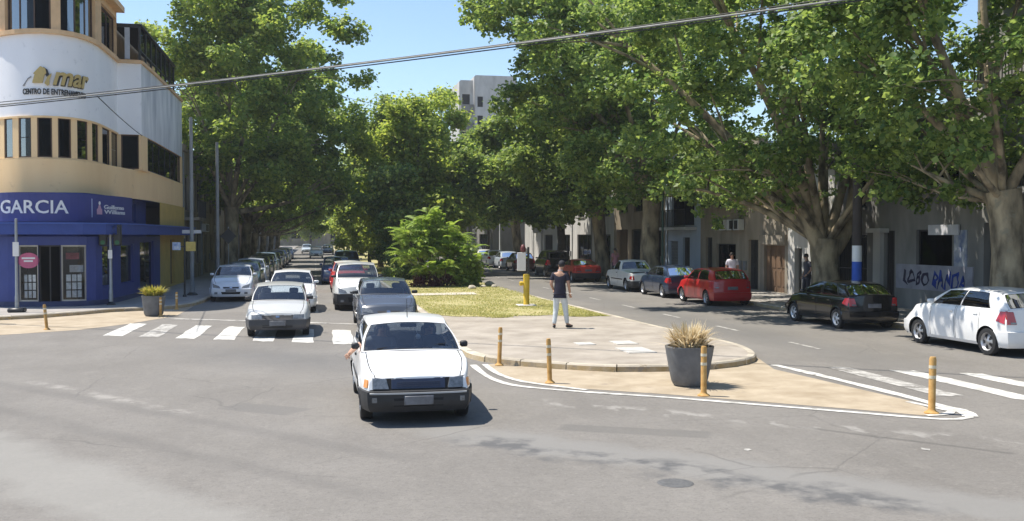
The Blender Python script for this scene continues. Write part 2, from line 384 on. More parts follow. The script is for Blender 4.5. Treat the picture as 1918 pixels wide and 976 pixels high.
# ================================================================== SETTING
def sheet(name, poly, z, m, parent=None, kind='structure', wz=None):
    o = mesh_obj(name, [(p[0], p[1], z) for p in poly], [tuple(range(len(poly)))], m, parent)
    if o.data.polygons[0].normal.z < 0: o.data.flip_normals()
    if parent is None: o['kind'] = kind
    return o
ground = sheet('ground', [(-420,-120),(420,-120),(420,700),(-420,700)], -.03, mat('far_ground', (.2,.19,.17), .9, .2, .05, world=True))
road = sheet('road', [(-70,-40),(70,-40),(70,330),(-70,330)], 0, ASPHALT)

def kerb_line(pts, parent, sgn, step=1., wdt=.16, h=.13, tail=70.):
    P = Path(pts, sgn); u = 0.
    while u < P.L - .05:
        y = P.at(u).y; st = step if y < tail else 12.
        u2 = min(u + st, P.L); n = max(1, int((u2-u)/.5)); v = []; f = []; mi = []
        a, b = u + .011, u2 - .011
        jz = random.uniform(-.006, .004); jo = random.uniform(-.008, .008)
        for i in range(n+1):
            q = a + (b-a)*i/n
            v += [P.at(q, -wdt, -.01), P.at(q, -wdt, h+jz), P.at(q, -.025+jo, h+jz), P.at(q, jo, h-.03+jz), P.at(q, .012+jo, -.01)]
        for i in range(n):
            for j in range(4): f.append((i*5+j, i*5+j+1, i*5+6+j, i*5+5+j)); mi.append(1 if j == 3 else 0)
        f += [(0,1,2,3,4), (n*5+4, n*5+3, n*5+2, n*5+1, n*5)]; mi += [0, 0]
        o = mesh_obj('kerb_stone', v, f, [KERB, KERBY], parent); o.data.polygons.foreach_set('material_index', mi)
        u = u2
# --- median island
med_R = [(9.0,330),(8.8,210),(8.65,140),(8.6,100),(8.55,72),(8.6,54),(8.75,42),(8.98,32),(9.1,26.6),(9.33,22.6),(9.38,20.8),(8.95,19.0),(8.1,18.05),(6.9,17.65),(5.5,17.8),(4.45,18.5),(3.56,19.4),(3.12,20.8),(3.14,23.7),(3.26,27),(3.34,32),(3.42,40),(3.44,52),(3.45,72),(3.45,100),(3.45,140),(3.45,210),(3.45,330)]
med = [(p[0], p[1]) for p in (Vector(q) for q in [])]
mp_ = catmull([(a, b, 0) for a, b in med_R], 6); med_pts = [(p.x, p.y) for p in mp_]
MED = Path(med_pts, -1)                                # outward = left of travel (down the right side, round the nose, up the left)
if (MED.at(MED.L*.5, 1.) - Vector((6, 30, 0))).length < (MED.at(MED.L*.5) - Vector((6, 30, 0))).length: MED.sgn = 1
inner = [MED.at(u, -.15) for u in MED.s]
median = sheet('median_pavement', inner, .122, CONCRETE)
kerb_line(med_pts, median, MED.sgn)
# lawn with a ragged front edge
def lawn_edge(x): return 29.6 - .22*(x-3.6)*.5 + .35*math.sin(x*2.1) + .2*math.sin(x*5.3+1)
le = [(x, lawn_edge(x)) for x in np.linspace(3.5, 8.82, 26)]
lawn = sheet('lawn', le + [(8.75,32.5),(8.55,40),(8.36,60),(8.4,120),(8.7,329),(3.65,329),(3.64,120),(3.6,40)], .134, LAWN)
n = 70000
gx = RNG.uniform(3.55, 8.7, n); gy = 28.9 + 60*RNG.random(n)**2.1
dens = np.sin(gx*1.7+gy*.6)+np.sin(gx*.8-gy*1.1+2)+np.sin(gx*3.3+gy*2.2)*.6
keep = (gy > 29.6-.11*(gx-3.6)+.35*np.sin(gx*2.1)+.2*np.sin(gx*5.3+1)+RNG.normal(0,.12,n)) & (dens+RNG.normal(0,.9,n) > -.5-(gy-30)*.08)
gx, gy = gx[keep], gy[keep]; n = len(gx); a = RNG.uniform(0, 2*PI, n); hgt = RNG.uniform(.015, .055, n); wd = RNG.uniform(.008, .02, n)
base = np.stack([gx, gy, np.full(n, .13)], 1); dx = np.stack([np.cos(a)*wd, np.sin(a)*wd, np.zeros(n)], 1)
tip = base + np.stack([RNG.normal(0,.03,n), RNG.normal(0,.03,n), hgt], 1)
V = np.stack([base-dx, base+dx, tip], 1).reshape(-1, 3)
gr = np_mesh('grass', V, np.arange(3*n).reshape(-1, 3), GRASS); tag(gr, 'short patchy yellow green grass covering the median strip', 'grass', kind='stuff')
# pale concrete path across the median and utility covers
path_ = sheet('path', [(3.62,40.2),(6.6,40.5),(6.7,42.0),(3.62,41.6)], .15, mat('path_concrete', (.52,.47,.40), .85, .1, 2, world=True))
for px, py, sx_, sy_ in ((1190,656,.62,.5),(1168,642,.5,.34),(1095,644,.4,.25)):
    p = G(px, py, .125); MB().box(p.x-sx_/2, p.x+sx_/2, p.y-sy_, p.y+sy_, .11, .137).build('access_cover', mat('cover_concrete', (.48,.46,.42), .8, .2, 6, world=True), median)
# --- pavements
lk = [(-60,27.5),(-30,29.6),(-14,31.6),(-9.4,32.5),(-7.75,33.8),(-6.75,35.15),(-5.7,35.75),(-4.9,36.5),(-4.4,37.8),(-4.2,40.5),(-4.16,44),(-4.15,50),(-4.15,60),(-4.15,76),(-4.15,100),(-4.15,140),(-4.15,210),(-4.15,330)]
lkc = [(p.x, p.y) for p in catmull([(a,b,0) for a,b in lk], 5)]
LK = Path(lkc, 1)
if LK.at(20, 1.).y > LK.at(20).y: LK.sgn = -1
left_pav = sheet('left_pavement', [LK.at(u, -.15) for u in LK.s] + [(-60,330)], .122, PAVE)
kerb_line(lkc[10:], left_pav, LK.sgn)
rk = [(70,8.5),(40,9.0),(24,9.3),(18.5,9.6),(16.6,10.6),(15.9,12.5),(15.85,16),(15.85,21),(15.85,29),(15.85,42),(15.85,60),(15.85,90),(15.85,140),(15.85,210),(15.85,330)]
rkc = [(p.x, p.y) for p in catmull([(a,b,0) for a,b in rk], 5)]
RK = Path(rkc, -1)
if RK.at(20, 1.).y > RK.at(20).y: RK.sgn = 1
right_pav = sheet('right_pavement', [RK.at(u, -.15) for u in RK.s] + [(70,330)], .122, PAVE)
kerb_line(rkc[12:], right_pav, RK.sgn)
# --- painted ground
def strip_along(name, pts, wdt, z, m, parent, n=6):
    P = Path([(p.x, p.y) for p in catmull([(a[0],a[1],0) for a in pts], n)], 1); us = np.linspace(0, P.L, max(8, int(P.L/.25)))
    v = []; f = []
    for i, u in enumerate(us):
        ww = wdt/2*(1 + .12*math.sin(u*3.1) + random.uniform(-.08,.08))
        v += [P.at(u, -ww, z), P.at(u, ww, z)]
        if i: f.append((2*i-2, 2*i-1, 2*i+1, 2*i))
    o = mesh_obj(name, v, f, m, parent)
    if o.data.polygons[0].normal.z < 0: o.data.flip_normals()
    return o
g2 = lambda *p: [tuple(G(a, b)[:2]) for a, b in p]
outer = g2((886,684),(905,700),(930,713),(975,724),(1100,735),(1250,745),(1400,757),(1600,773),(1735,784),(1790,786),(1818,781),(1805,771),(1770,763),(1700,744),(1600,719),(1520,700),(1450,684))
inner_l = g2((908,683),(930,699),(965,712),(1010,720),(1100,731))
ochre = g2((905,684),(935,702),(985,718),(1100,729),(1250,739),(1400,751),(1600,767),(1735,779),(1765,775),(1700,750),(1600,727),(1520,708),(1450,692))
sheet('ochre_paint', ochre + [(9.3,20.0),(9.0,19.0),(8.1,18.0),(6.9,17.6),(5.5,17.75),(4.45,18.45),(3.5,19.4)], .004, OCHRE, road)
strip_along('edge_line', outer[:12], .13, .008, WHITEP, road)
strip_along('edge_line', outer[10:], .2, .0085, WHITEP, road)
strip_along('edge_line', inner_l, .12, .009, WHITEP, road)
strip_along('edge_line', g2((1735,779),(1765,777),(1785,772),(1760,766),(1700,753)), .12, .0095, WHITEP, road)
lo = g2((-400,650),(0,628),(150,618),(240,607),(330,592),(352,580))
sheet('ochre_paint', lo + [(-4.36,38.0),(-4.85,36.45),(-5.7,35.7),(-6.75,35.1),(-7.75,33.75),(-9.4,32.45),(-14,31.55),(-20,30.9)], .004, OCHRE, road)
def stripe(corners, m=WHITEP, z=.006, name='crosswalk_stripe'):
    v = []
    c = [G(*p) for p in corners]
    for i in range(4):
        a, b = c[i], c[(i+1) % 4]
        for k in range(4): q = a + (b-a)*(k/4); v.append((q.x + random.uniform(-.03,.03), q.y + random.uniform(-.06,.06), z))
    o = mesh_obj(name, v, [tuple(range(16))], m, road)
    if o.data.polygons[0].normal.z < 0: o.data.flip_normals()
for x0 in np.arange(-5.35, 3.0, .96):                  # zebra on the oncoming carriageway
    ya = 26.9 - (x0+5.35)*.55; yb = ya + 3.6
    pts = [(x0,ya),(x0+.5,ya-.2),(x0+.52,yb-.2),(x0+.05,yb)]
    v = []
    for i in range(4):
        a, b = pts[i], pts[(i+1) % 4]
        for k in range(4): v.append((a[0]+(b[0]-a[0])*k/4 + random.uniform(-.025,.025), a[1]+(b[1]-a[1])*k/4 + random.uniform(-.08,.08), .006))
    o = mesh_obj('crosswalk_stripe', v, [tuple(range(16))], WHITEP if random.random() < .7 else WORNP, road)
    if o.data.polygons[0].normal.z < 0: o.data.flip_normals()
strip_along('stop_line', [(-4.35,32.0),(-1.0,30.2),(2.9,28.0)], .3, .007, WORNP, road)
# zebra on the far carriageway, between the tip of the ochre paint and the right kerb
for i, x0 in enumerate(np.arange(9.75, 15.6, 1.0)):
    ya = 14.15 - (x0-9.75)*.62; yb = ya + 3.5
    pts = [(x0,ya),(x0+.42,ya-.2),(x0+.40,yb-.2),(x0-.02,yb)]; v = []
    for i in range(4):
        a, b = pts[i], pts[(i+1) % 4]
        for k in range(4): v.append((a[0]+(b[0]-a[0])*k/4 + random.uniform(-.025,.025), a[1]+(b[1]-a[1])*k/4 + random.uniform(-.08,.08), .006))
    o = mesh_obj('crosswalk_stripe', v, [tuple(range(16))], WHITEP if random.random() < .5 else WORNP, road)
    if o.data.polygons[0].normal.z < 0: o.data.flip_normals()
for y0 in np.arange(20.5, 100, 4.4):                   # worn lane dashes
    sheet('lane_dash', [(11.15,y0),(11.26,y0),(11.26,y0+1.5),(11.15,y0+1.5)], .006, WORNP, road)
    sheet('lane_dash', [(.0,y0+13),(.1,y0+13),(.1,y0+14.5),(.0,y0+14.5)], .006, WORNP, road)
p = G(1265, 905); mc = MB().lathe([(0,.006),(.10,.009),(.17,.008),(.19,.002)], 20, (p.x, p.y)).build('manhole_cover', mat('cast_iron', (.10,.10,.10), .7, .3, 20), road)
for px, py in ((1400,843),(1733,842)):   # bits of worn paint
    p = G(px, py); sheet('paint_fleck', [(p.x+math.cos(t)*random.uniform(.03,.07), p.y+math.sin(t)*random.uniform(.03,.09)) for t in np.linspace(0, 5.6, 8)], .005, WORNP, road)

# ================================================================== TREES AND PLANTS
def leaf_cloud(blobs, n, size, rng, per=42, clump=.55, droop=.25, shell=.5):
    B = np.array(blobs, float); vol = B[:,3]*B[:,4]*B[:,5]; pr = vol**.8; pr /= pr.sum()
    # every big lobe breaks up into boughs with gaps between them; the leaf clumps sit on the boughs
    SB = []; SI = []
    for i, b in enumerate(B):
        rm = (b[3]*b[4]*b[5])**(1/3); k = int(np.clip(6 + 2.6*rm, 7, 17))
        g = np.arange(k) + .5; ph = np.arccos(1 - 2*g/k); tt = PI*(1+5**.5)*g + i
        dd = np.stack([np.cos(tt)*np.sin(ph), np.sin(tt)*np.sin(ph), np.cos(ph)], 1) + rng.normal(size=(k,3))*.22
        rr = rng.uniform(.45, 1.12, k)[:,None]; c = b[:3] + dd*rr*b[3:6]
        rad = rm*rng.uniform(.21, .41, k); SB.append(np.concatenate([c, rad[:,None]], 1)); SI.append(np.full(k, i))
    SB = np.concatenate(SB); SI = np.concatenate(SI)
    nc = max(4, n//per); p2 = SB[:,3]**2.2; p2 /= p2.sum(); sj = rng.choice(len(SB), nc, p=p2); bi = SI[sj]
    d = rng.normal(size=(nc,3)); d /= np.linalg.norm(d, axis=1)[:,None]
    r = shell + (1-shell)*rng.random(nc)**.6
    C = SB[sj,:3] + d*(r*SB[sj,3])[:,None]*np.array([1.15,1.15,.8])
    cs = clump*rng.uniform(.55, 1.35, nc)
    m = rng.poisson(per, nc); idx = np.repeat(np.arange(nc), m); N = len(idx)
    off = rng.normal(size=(N,3))*np.array([.6,.6,.42]); P = C[idx] + off*cs[idx][:,None]
    nrm = d[idx]*.45 + np.array([0,0,.75]) + rng.normal(size=(N,3))*.55; nrm /= np.linalg.norm(nrm, axis=1)[:,None]
    t = rng.normal(size=(N,3)) + np.array([0,0,-droop*2]); t -= nrm*(t*nrm).sum(1)[:,None]; t /= np.linalg.norm(t, axis=1)[:,None]+1e-9
    b = np.cross(nrm, t); s = size*rng.uniform(.6, 1.3, N)[:,None]
    v0 = P - t*s*.5; v2 = P + t*s*.55; v1 = P + b*s*.46 + nrm*s*.12 + t*s*.05; v3 = P - b*s*.46 + nrm*s*.12 + t*s*.05
    V = np.stack([v0,v1,v2,v3], 1).reshape(-1,3); i = np.arange(N)*4
    F = np.concatenate([np.stack([i,i+1,i+2],1), np.stack([i,i+2,i+3],1)])
    return V, F, C, bi
def bend(a, b, sag, n=6):
    a, b = Vector(a), Vector(b); m = (a+b)/2 + Vector(sag)
    return [a*(1-t)**2 + m*2*t*(1-t) + b*t*t for t in np.linspace(0, 1, n)]
def make_tree(name, label, x, y, blobs, tr=.42, fork=3.2, limbs=None, n=40000, leaf=LEAFA, bark=BARK, size=.24, group=None, seed=1, lean=(0,0), clump=.6, twigs=5, cat='tree', z0=.12, shell=.5, per=42, extra=None):
    rng = np.random.default_rng(seed); rd = random.Random(seed)
    t = thing(name, label, cat, (x, y, z0), 0, group)
    mb = MB(); fk = Vector((lean[0], lean[1], fork))
    pts = [Vector((lean[0]*q*q + .04*math.sin(q*7+seed), lean[1]*q*q, fork*q)) for q in (0,.04,.12,.3,.55,.8,1)]
    k = [1.75,1.35,1.12,1.0,.92,.95,1.02]
    mb.tube(pts, [tr*a for a in k], 14)
    V, F, C, bi = leaf_cloud(blobs, n, size, rng, clump=clump, shell=shell, per=per)
    cen = [Vector(b[:3]) for b in blobs]
    for i, c in enumerate(cen):
        st = fk - Vector((0,0,.25)); end = c + Vector((0,0,-.1*blobs[i][5])); ln = (end-st).length
        rr = tr*(.44 if ln > 5 else .3)*rd.uniform(.7, 1.05)
        p = bend(st, end, (rd.uniform(-.4,.4), rd.uniform(-.4,.4), -.12*ln if c.z < fork+2 else .08*ln), 8)
        mb.tube(p, [rr*(1-.82*q) for q in np.linspace(0,1,8)], 9)
        sel = np.flatnonzero(bi == i)
        for j in rng.choice(sel, min(twigs, len(sel)), replace=False) if len(sel) else []:
            s0 = p[rd.choice((4,5,6))]; e = Vector(C[j]); q = bend(s0, e, (0,0,.1*(e-s0).length), 5)
            mb.tube(q, [max(.012, rr*.3*(1-.85*v)) for v in np.linspace(0,1,5)], 5, cap=False)
    if limbs:
        for pl, r0, r1 in limbs: mb.tube(catmull(pl, 5), list(np.linspace(r0, r1, (len(pl)-1)*5+1)), 10)
    mb.build('trunk', bark, t, True, 60)
    cr = np_mesh('crown', V, F, leaf, t); cr['kind'] = 'stuff'
    return t
def copy_tree(o, label, loc, rz, sc=1., group=None):
    c = o.copy(); COL.objects.link(c); c.location = loc; c.rotation_euler = (0,0,rz); c.scale = (sc,)*3; c['label'] = label
    if group: c['group'] = group
    for ch in o.children:
        d = ch.copy(); COL.objects.link(d); d.parent = c
    return c
TX = 17.3
yy = lambda px: PX(px, 500, TX).y
gR = 'plane trees along the right pavement'
# nearest, trunk at the right edge of the photo
y = yy(1892)
t1 = make_tree('plane_tree', 'thick pale barked plane tree at the right edge beside the white hatchback', TX, y,
    [(-2.6,-2.5,6.4,2.6,2.4,1.7),(-3.4,1.5,7.2,3.0,2.8,2.0),(-.5,3.0,5.6,2.2,2.4,1.5),(1.6,-3.2,8.2,2.8,2.8,2.2),(-1.0,0,10.5,4.0,4.0,2.6),(1.5,2.5,9.0,2.8,3.0,2.2),(-.9,4.0,4.4,1.7,1.7,1.0),(.6,5.2,5.0,1.6,1.6,1.2),(-1.6,2.0,4.5,1.6,1.5,.9),(1.3,3.4,4.6,1.3,1.6,1.1),(-2.4,-1.2,4.9,1.8,1.6,.9),(-3.6,.6,9.4,2.4,2.4,1.9),(-4.6,-1.5,10.2,2.8,2.8,2.2),(.4,1.6,4.6,1.5,1.4,.7)],
    .43, 3.6, n=47000, leaf=LEAFB, size=.16, group=gR, seed=3, lean=(-.15,.1), clump=.3)
y = yy(1545)
t2 = make_tree('plane_tree', 'stout plane tree forking low behind the black hatchback', TX, y,
    [(-3.2,-1.8,4.9,2.2,2.2,1.3),(-5.0,1.5,6.6,2.8,3.0,2.1),(1.4,-2.8,5.6,2.2,2.4,1.5),(-1.2,2.8,4.7,2.4,2.2,1.3),(-2.6,-3.2,8.6,3.0,2.8,2.2),(.4,.5,9.0,3.0,3.4,2.4),(-5.6,-1.8,11.2,3.2,3.2,2.4),(-1.2,2.2,12.0,3.8,3.6,2.6),(1.8,3.2,6.6,2.2,2.4,1.7),(-.6,5.8,4.6,2.0,2.0,1.1),(1.0,8.6,5.0,1.8,2.0,1.2),(-2.4,1.0,4.1,1.7,1.8,.9),(2.0,-1.0,4.6,1.5,1.6,1.0),(-3.8,3.4,4.4,1.9,1.9,1.0),(.2,11.5,4.6,1.8,2.2,1.1),(1.8,.5,7.6,2.0,2.2,1.7),(-7.2,3.4,10.4,2.6,2.6,2.0)],
    .50, 2.35, limbs=[([(-.1,0,1.9),(-.9,-.1,3.6),(-1.5,-.2,6.2),(-2.0,-.2,9.5)],.32,.16),([(.15,0,1.7),(.95,.1,2.9),(1.25,.2,5.2),(1.2,.3,8.5)],.28,.12)],
    n=66000, leaf=LEAFB, size=.17, group=gR, seed=5, clump=.32)
y = yy(1217)
t3 = make_tree('plane_tree', 'tall plane tree with a forked trunk behind the dark blue hatchback', TX, y,
    [(-3.5,-3,6.3,2.4,2.6,1.8),(-4.4,0,8.8,2.8,3.0,2.2),(-5.2,0,10.4,1.9,2.2,1.7),(-2.2,-3.6,4.9,1.7,1.7,1.0),(1.6,-4.6,5.2,1.7,1.7,1.1),(2.2,-3.4,6.6,2.2,2.4,1.8),(-1,3,8,3,3,2.4),(-7.4,-1.5,13.6,2.8,3.0,2.4),(-3.0,-2.4,12.0,3.6,3.6,2.8),(.5,1,14.5,4.2,4.2,3.2),(-5.4,2,16.8,3.6,3.6,2.8),(1.5,-3,10,2.8,2.8,2.4),(-8.6,1.5,16.0,2.2,2.4,1.6)],
    .5, 4.9, limbs=[([(0,0,4.3),(-1.0,-.1,6.5),(-2.6,-.2,9.8),(-3.4,-.3,11.4)],.2,.07),([(0,0,4.3),(.5,.1,7.0),(.9,.1,10.5)],.24,.11)],
    n=84000, leaf=LEAFA, size=.215, group=gR, seed=8, lean=(.1,0), clump=.42)
t4 = make_tree('plane_tree', 'plane tree with a leaning dark trunk behind the white pickup', TX, yy(1128),
    [(-3.8,-2,5.6,2.6,2.6,1.8),(-5.4,0,7.4,2.4,2.6,1.9),(1.5,-2,7,2.6,2.6,2.2),(-.6,1,9.4,3.4,3.6,2.4),(-3.6,-2,9.6,2.4,2.6,1.9),(-2.6,-3.2,4.5,1.8,1.8,1.1)],
    .42, 4.2, n=50000, leaf=LEAFA, size=.24, group=gR, seed=13, lean=(-.35,0), clump=.45)
t5 = make_tree('plane_tree', 'plane tree with a dark slender trunk behind the red coupe', TX-.3, yy(1052)-1,
    [(-4.0,-2,5.4,2.8,2.6,1.9),(-5.8,1,7.0,2.4,2.6,1.9),(1,0,7.4,2.8,2.8,2.2),(-1,0,8.8,3.2,3.4,2.2),(-4.8,-2,8.0,2.2,2.4,1.9),(-2,-2.5,4.2,2,2,1.1)],
    .30, 3.8, n=40000, leaf=LEAFD, bark=BARKD, size=.3, group=gR, seed=17, clump=.48)
for i, (yy_, rz, sc, lb) in enumerate(((84,.7,1.0,'plane tree shading the row of white parked cars'),(98,2.1,1.05,'plane tree behind the grey street lamp pole'),(114,3.4,1.0,'distant plane tree on the right pavement beyond the white cars'),(133,5.0,1.1,'farthest plane tree on the right pavement'))):
    copy_tree((t4, t5)[i % 2], lb, (TX, yy_, .12), rz*.0 + (i*.3), sc, gR)
# left row
gL = 'plane trees along the left pavement'
lb1 = [(2.5,-2.5,6.8,2.6,2.6,2.0),(4.8,1.0,9.0,3.0,3.2,2.5),(-1.5,-3.0,8.2,3.0,2.8,2.4),(1.0,2.0,6.0,2.8,2.8,1.8),(4.6,-1.5,13.2,3.2,3.2,2.7),(0,-1.0,14.5,4.2,4.2,3.4),(-2.8,1.0,12.0,3.2,3.4,2.8),(2.0,1.0,18.0,4.2,4.0,3.0),(6.4,.5,6.0,1.6,1.8,1.6),(-1.6,-.5,17.6,3.0,3.0,2.6),(1.6,-4.2,10.6,2.4,2.0,2.2)]
l1 = make_tree('plane_tree', 'tallest plane tree beside the corner building, sunlit yellow green on top', -5.0, 62.5, lb1, .42, 4.2, n=60000, leaf=LEAFC, size=.245, group=gL, seed=21, clump=.45)
l2 = make_tree('plane_tree', 'dark plane tree leaning over the left row of parked cars', -5.0, 73.5, [(b[0]+.4, b[1]*1.0, b[2]*.74+.8, b[3]*.92, b[4]*.95, b[5]*.85) for b in lb1], .38, 3.4, n=52000, leaf=LEAFA, size=.28, group=gL, seed=23, lean=(.3,0), clump=.5)
for yy_, rz, sc, lb in ((87,.5,.8,'plane tree in the middle of the shaded left row'),(102,1.2,.8,'farther plane tree in the shaded left row'),(120,.2,.8,'plane tree near the far end of the left street'),(142,.9,.85,'farthest plane tree in the left row')):
    copy_tree(l2, lb, (-5.2, yy_, .12), rz*.4, sc, gL)
# median trees and shrubs
gM = 'trees on the median'
make_tree('median_tree', 'feathery mid green tree behind the big leaved shrub on the median', 6.2, 66,
    [(-.8,-1,4.6,2.0,2.0,1.5),(.9,.5,6.4,2.2,2.2,1.8),(-1.0,.8,8.0,2.1,2.2,1.7),(.6,-.5,9.6,1.8,1.8,1.4),(2.0,-1,4.4,1.8,1.8,1.6),(-1.4,0,3.0,1.6,1.8,1.3)], .2, 2.4, n=36000, leaf=LEAFE, bark=BARKD, size=.25, group=gM, seed=31, clump=.6)
make_tree('median_tree', 'open airy tree with a bluish crown above the median', 5.0, 78,
    [(.2,0,7.6,1.8,1.8,1.5),(-.6,.5,10.2,1.7,1.7,1.2),(1.4,0,11.2,1.6,1.6,1.1),(.2,0,12.3,1.3,1.3,.9),(-.4,-1,5.4,2.2,2.2,1.6)], .18, 4.5, n=16000, leaf=LEAFD, bark=BARKD, size=.26, group=gM, seed=33, clump=.55, shell=.3)
make_tree('median_tree', 'round dense tree on the right edge of the median', 7.9, 74,
    [(0,-1,6,2.4,2.4,2.2),(.8,1,8.8,2.4,2.4,2.0),(-1.2,0,9.4,2.2,2.2,1.8),(.2,0,11.4,2.0,2.0,1.5),(.8,-1.6,3.8,1.8,1.8,1.4)], .25, 2.6, n=36000, leaf=LEAFE, bark=BARKD, size=.27, group=gM, seed=35, clump=.65)
make_tree('median_tree', 'dark tree in the shade behind the oncoming minivan', 4.9, 60,
    [(0,0,3.2,1.5,1.6,1.3),(-.3,0,4.9,1.6,1.6,1.4),(.5,.4,1.9,1.3,1.3,1.0)], .14, 1.2, n=20000, leaf=LEAFB, bark=BARKD, size=.22, group=gM, seed=37, clump=.5)
make_tree('median_tree', 'bright lime green bushy tree beside the far blue cars', 4.7, 88,
    [(-.3,0,2.8,1.8,1.8,1.5),(.4,.3,4.4,1.9,1.9,1.4),(-.9,.2,3.8,1.2,1.2,1.0)], .14, 1.4, n=20000, leaf=LEAFE, bark=BARKD, size=.26, group=gM, seed=39, clump=.55)
md = make_tree('median_tree', 'tall median tree behind the lime green bushy tree', 6.0, 106,
    [(0,0,5,2.6,2.6,2.2),(0,0,8.4,3,3,2.4),(-.8,0,3.6,2,2,1.6),(1.6,0,6.5,2.2,2.2,2),(.4,0,11,2.4,2.4,1.8)], .25, 2.6, n=30000, leaf=LEAFE, bark=BARKD, size=.34, group=gM, seed=41, clump=.8)
for yy_, rz, lb in ((128,1.,'median tree halfway to the far end of the boulevard'),(152,2.4,'median tree near the far end of the boulevard'),(180,4.,'last tree on the median at the far end')):
    copy_tree(md, lb, (5.8, yy_, .12), rz, 1.0, gM)
for x_, yy_, sc, lb in ((-9,235,1.3,'left one of the trees closing the far end of the street'),(-1,240,1.25,'middle one of the trees closing the far end of the street'),(13,232,1.3,'right one of the trees closing the far end of the street')):
    copy_tree(md, lb, (x_, yy_, 0), x_, sc, 'trees closing the street end')

# big-leaved shrub with pinnate fronds, each frond a part
def frond_mesh(L=.95, n=11):
    V = []; F = []
    for i in range(n):
        t = (i+1)/n; zc = .22*math.sin(t*1.9)*L - .28*t*t*L; yc = t*L*.95; ll = .26*L*math.sin(PI*min(1,(t*.82+.16)))+.05
        for s in (-1, 1):
            b = len(V); a = s*1.05
            d = Vector((math.sin(a), math.cos(a)*.75, -.22)); wv = Vector((math.cos(a)*.5, -math.sin(a), 0))*.05*L
            p = Vector((0, yc, zc)); V += [p, p+d*ll*.5+wv+Vector((0,0,.015)), p+d*ll, p+d*ll*.5-wv]
            F += [(b,b+1,b+2), (b,b+2,b+3)]
    b = len(V); V += [(-.008,0,0),(.008,0,0),(.004,L*.5,.2*L*.6),(-.004,L*.5,.2*L*.6),(0,L,-.06*L)]; F += [(b,b+1,b+2,b+3), (b+3,b+2,b+4)]
    return V, F
fv, ff = frond_mesh()
sp = G(828, 536, .13); SX, SY = sp.x, sp.y
shrub = thing('sumac_shrub', 'big leaved bright green shrub with long pinnate fronds on the median lawn', 'shrub', (SX, SY, .13))
f0 = mesh_obj('frond', fv, ff, FROND, shrub); k = 0
rd = random.Random(5); stems = MB()
for sx_, sy_, hh in ((-1.0,.1,3.3),(-.2,.5,2.8),(.3,-.3,2.2),(-.6,-.5,1.9),(1.0,.2,1.9),(-1.5,.4,2.7),(1.5,-.2,1.3),(.1,-.9,1.1),(-.7,.0,3.6),(.9,.8,2.5),(-.9,-.9,1.1),(-1.8,-.2,2.9),(.3,.2,2.9),(1.5,.4,2.0),(-1.9,-.3,1.7)):
    top = Vector((sx_, sy_, hh)); stems.tube(bend((sx_*.25, sy_*.25, 0), top, (sx_*.2, sy_*.2, .2)), [.045,.04,.035,.03,.025,.02], 6)
    for j in range(20):
        o = f0 if k == 0 else f0.copy()
        if k: COL.objects.link(o); o.parent = shrub
        k += 1
        o.location = top + Vector((rd.uniform(-.1,.1), rd.uniform(-.1,.1), -rd.uniform(0,.7)*min(1,hh/2)))
        o.rotation_euler = (rd.uniform(-.35,.65), rd.uniform(-.3,.3), j*2.399 + rd.uniform(-.3,.3)); o.scale = (rd.uniform(.75,1.15),)*3
stems.build('stem', BARKD, shrub, True)
V, F, _c, _b = leaf_cloud([(-.6,.2,2.4,1.1,1.1,1.1),(.3,.1,1.6,1.1,1.0,1.0),(-1.2,.2,2.6,.8,.8,.7),(1.0,0,1.1,.9,.8,.8),(-1.0,-.2,1.2,.8,.8,.8)], 3200, .18, np.random.default_rng(77), clump=.3, shell=.2)
_o = np_mesh('foliage', V, F, FROND, shrub); _o['kind'] = 'stuff'
def bush(name, label, x, y, blobs, n, m, size, seed, cat='shrub', group=None, z=.12, clump=.3):
    t = thing(name, label, cat, (x, y, z), 0, group); V, F, C, bi = leaf_cloud(blobs, n, size, np.random.default_rng(seed), clump=clump, shell=.25, per=30)
    o = np_mesh('foliage', V, F, m, t); o['kind'] = 'stuff'; mb = MB()
    for j in range(0, len(C), max(1, len(C)//14)): mb.tube(bend((0,0,0), C[j], (0,0,.1), 4), [.02,.016,.012,.006], 5)
    mb.build('stem', BARKD, t); return t
p = G(872, 536, .13); bush('leafy_shrub', 'glossy bright green low shrub at the right side of the fronded shrub', p.x, p.y+.3, [(0,0,.75,.65,.7,.65),(.35,-.1,.45,.45,.5,.4),(-.3,.2,1.0,.4,.4,.4)], 2600, FROND, .2, 51)
p = G(795, 536, .13); bush('maroon_shrub', 'low maroon leaved shrub at the foot of the fronded shrub', p.x, p.y-.3, [(0,0,.3,.7,.5,.3),(.9,-.1,.25,.6,.45,.25)], 3000, MAROON, .09, 53, clump=.16)
p = G(850, 532, .13); bush('maroon_shrub', 'low dark shrub between the two bright green shrubs', p.x, p.y-.5, [(0,0,.3,.6,.45,.28)], 2200, LEAFB, .09, 54, clump=.16)
for i, (px, py) in enumerate(((893,534),(905,538),(917,534),(884,541),(926,538))):
    p = G(px, py, .13); mb = MB(); s = random.uniform(.12,.24)
    mb.lathe([(.02,0),(s,.02),(s*1.05,s*.4),(s*.6,s*.85),(.02,s*.95)], 9)
    mb.v = [(v[0]*random.uniform(.85,1.15), v[1]*random.uniform(.8,1.1), v[2]*random.uniform(.9,1.1)) for v in mb.v]
    st = mb.build('garden_stone', mat('stone', (.42,.38,.30), .9, .25, 8, bump=.4), None, True, 50); st.location = (p.x, p.y, .12)
    tag(st, ['pale garden stone nearest the glossy shrub','rounded garden stone second from the glossy shrub','middle garden stone on the lawn edge','pale garden stone closest to the camera','rightmost garden stone by the far road'][i], 'stone', 'stones beside the shrubs')
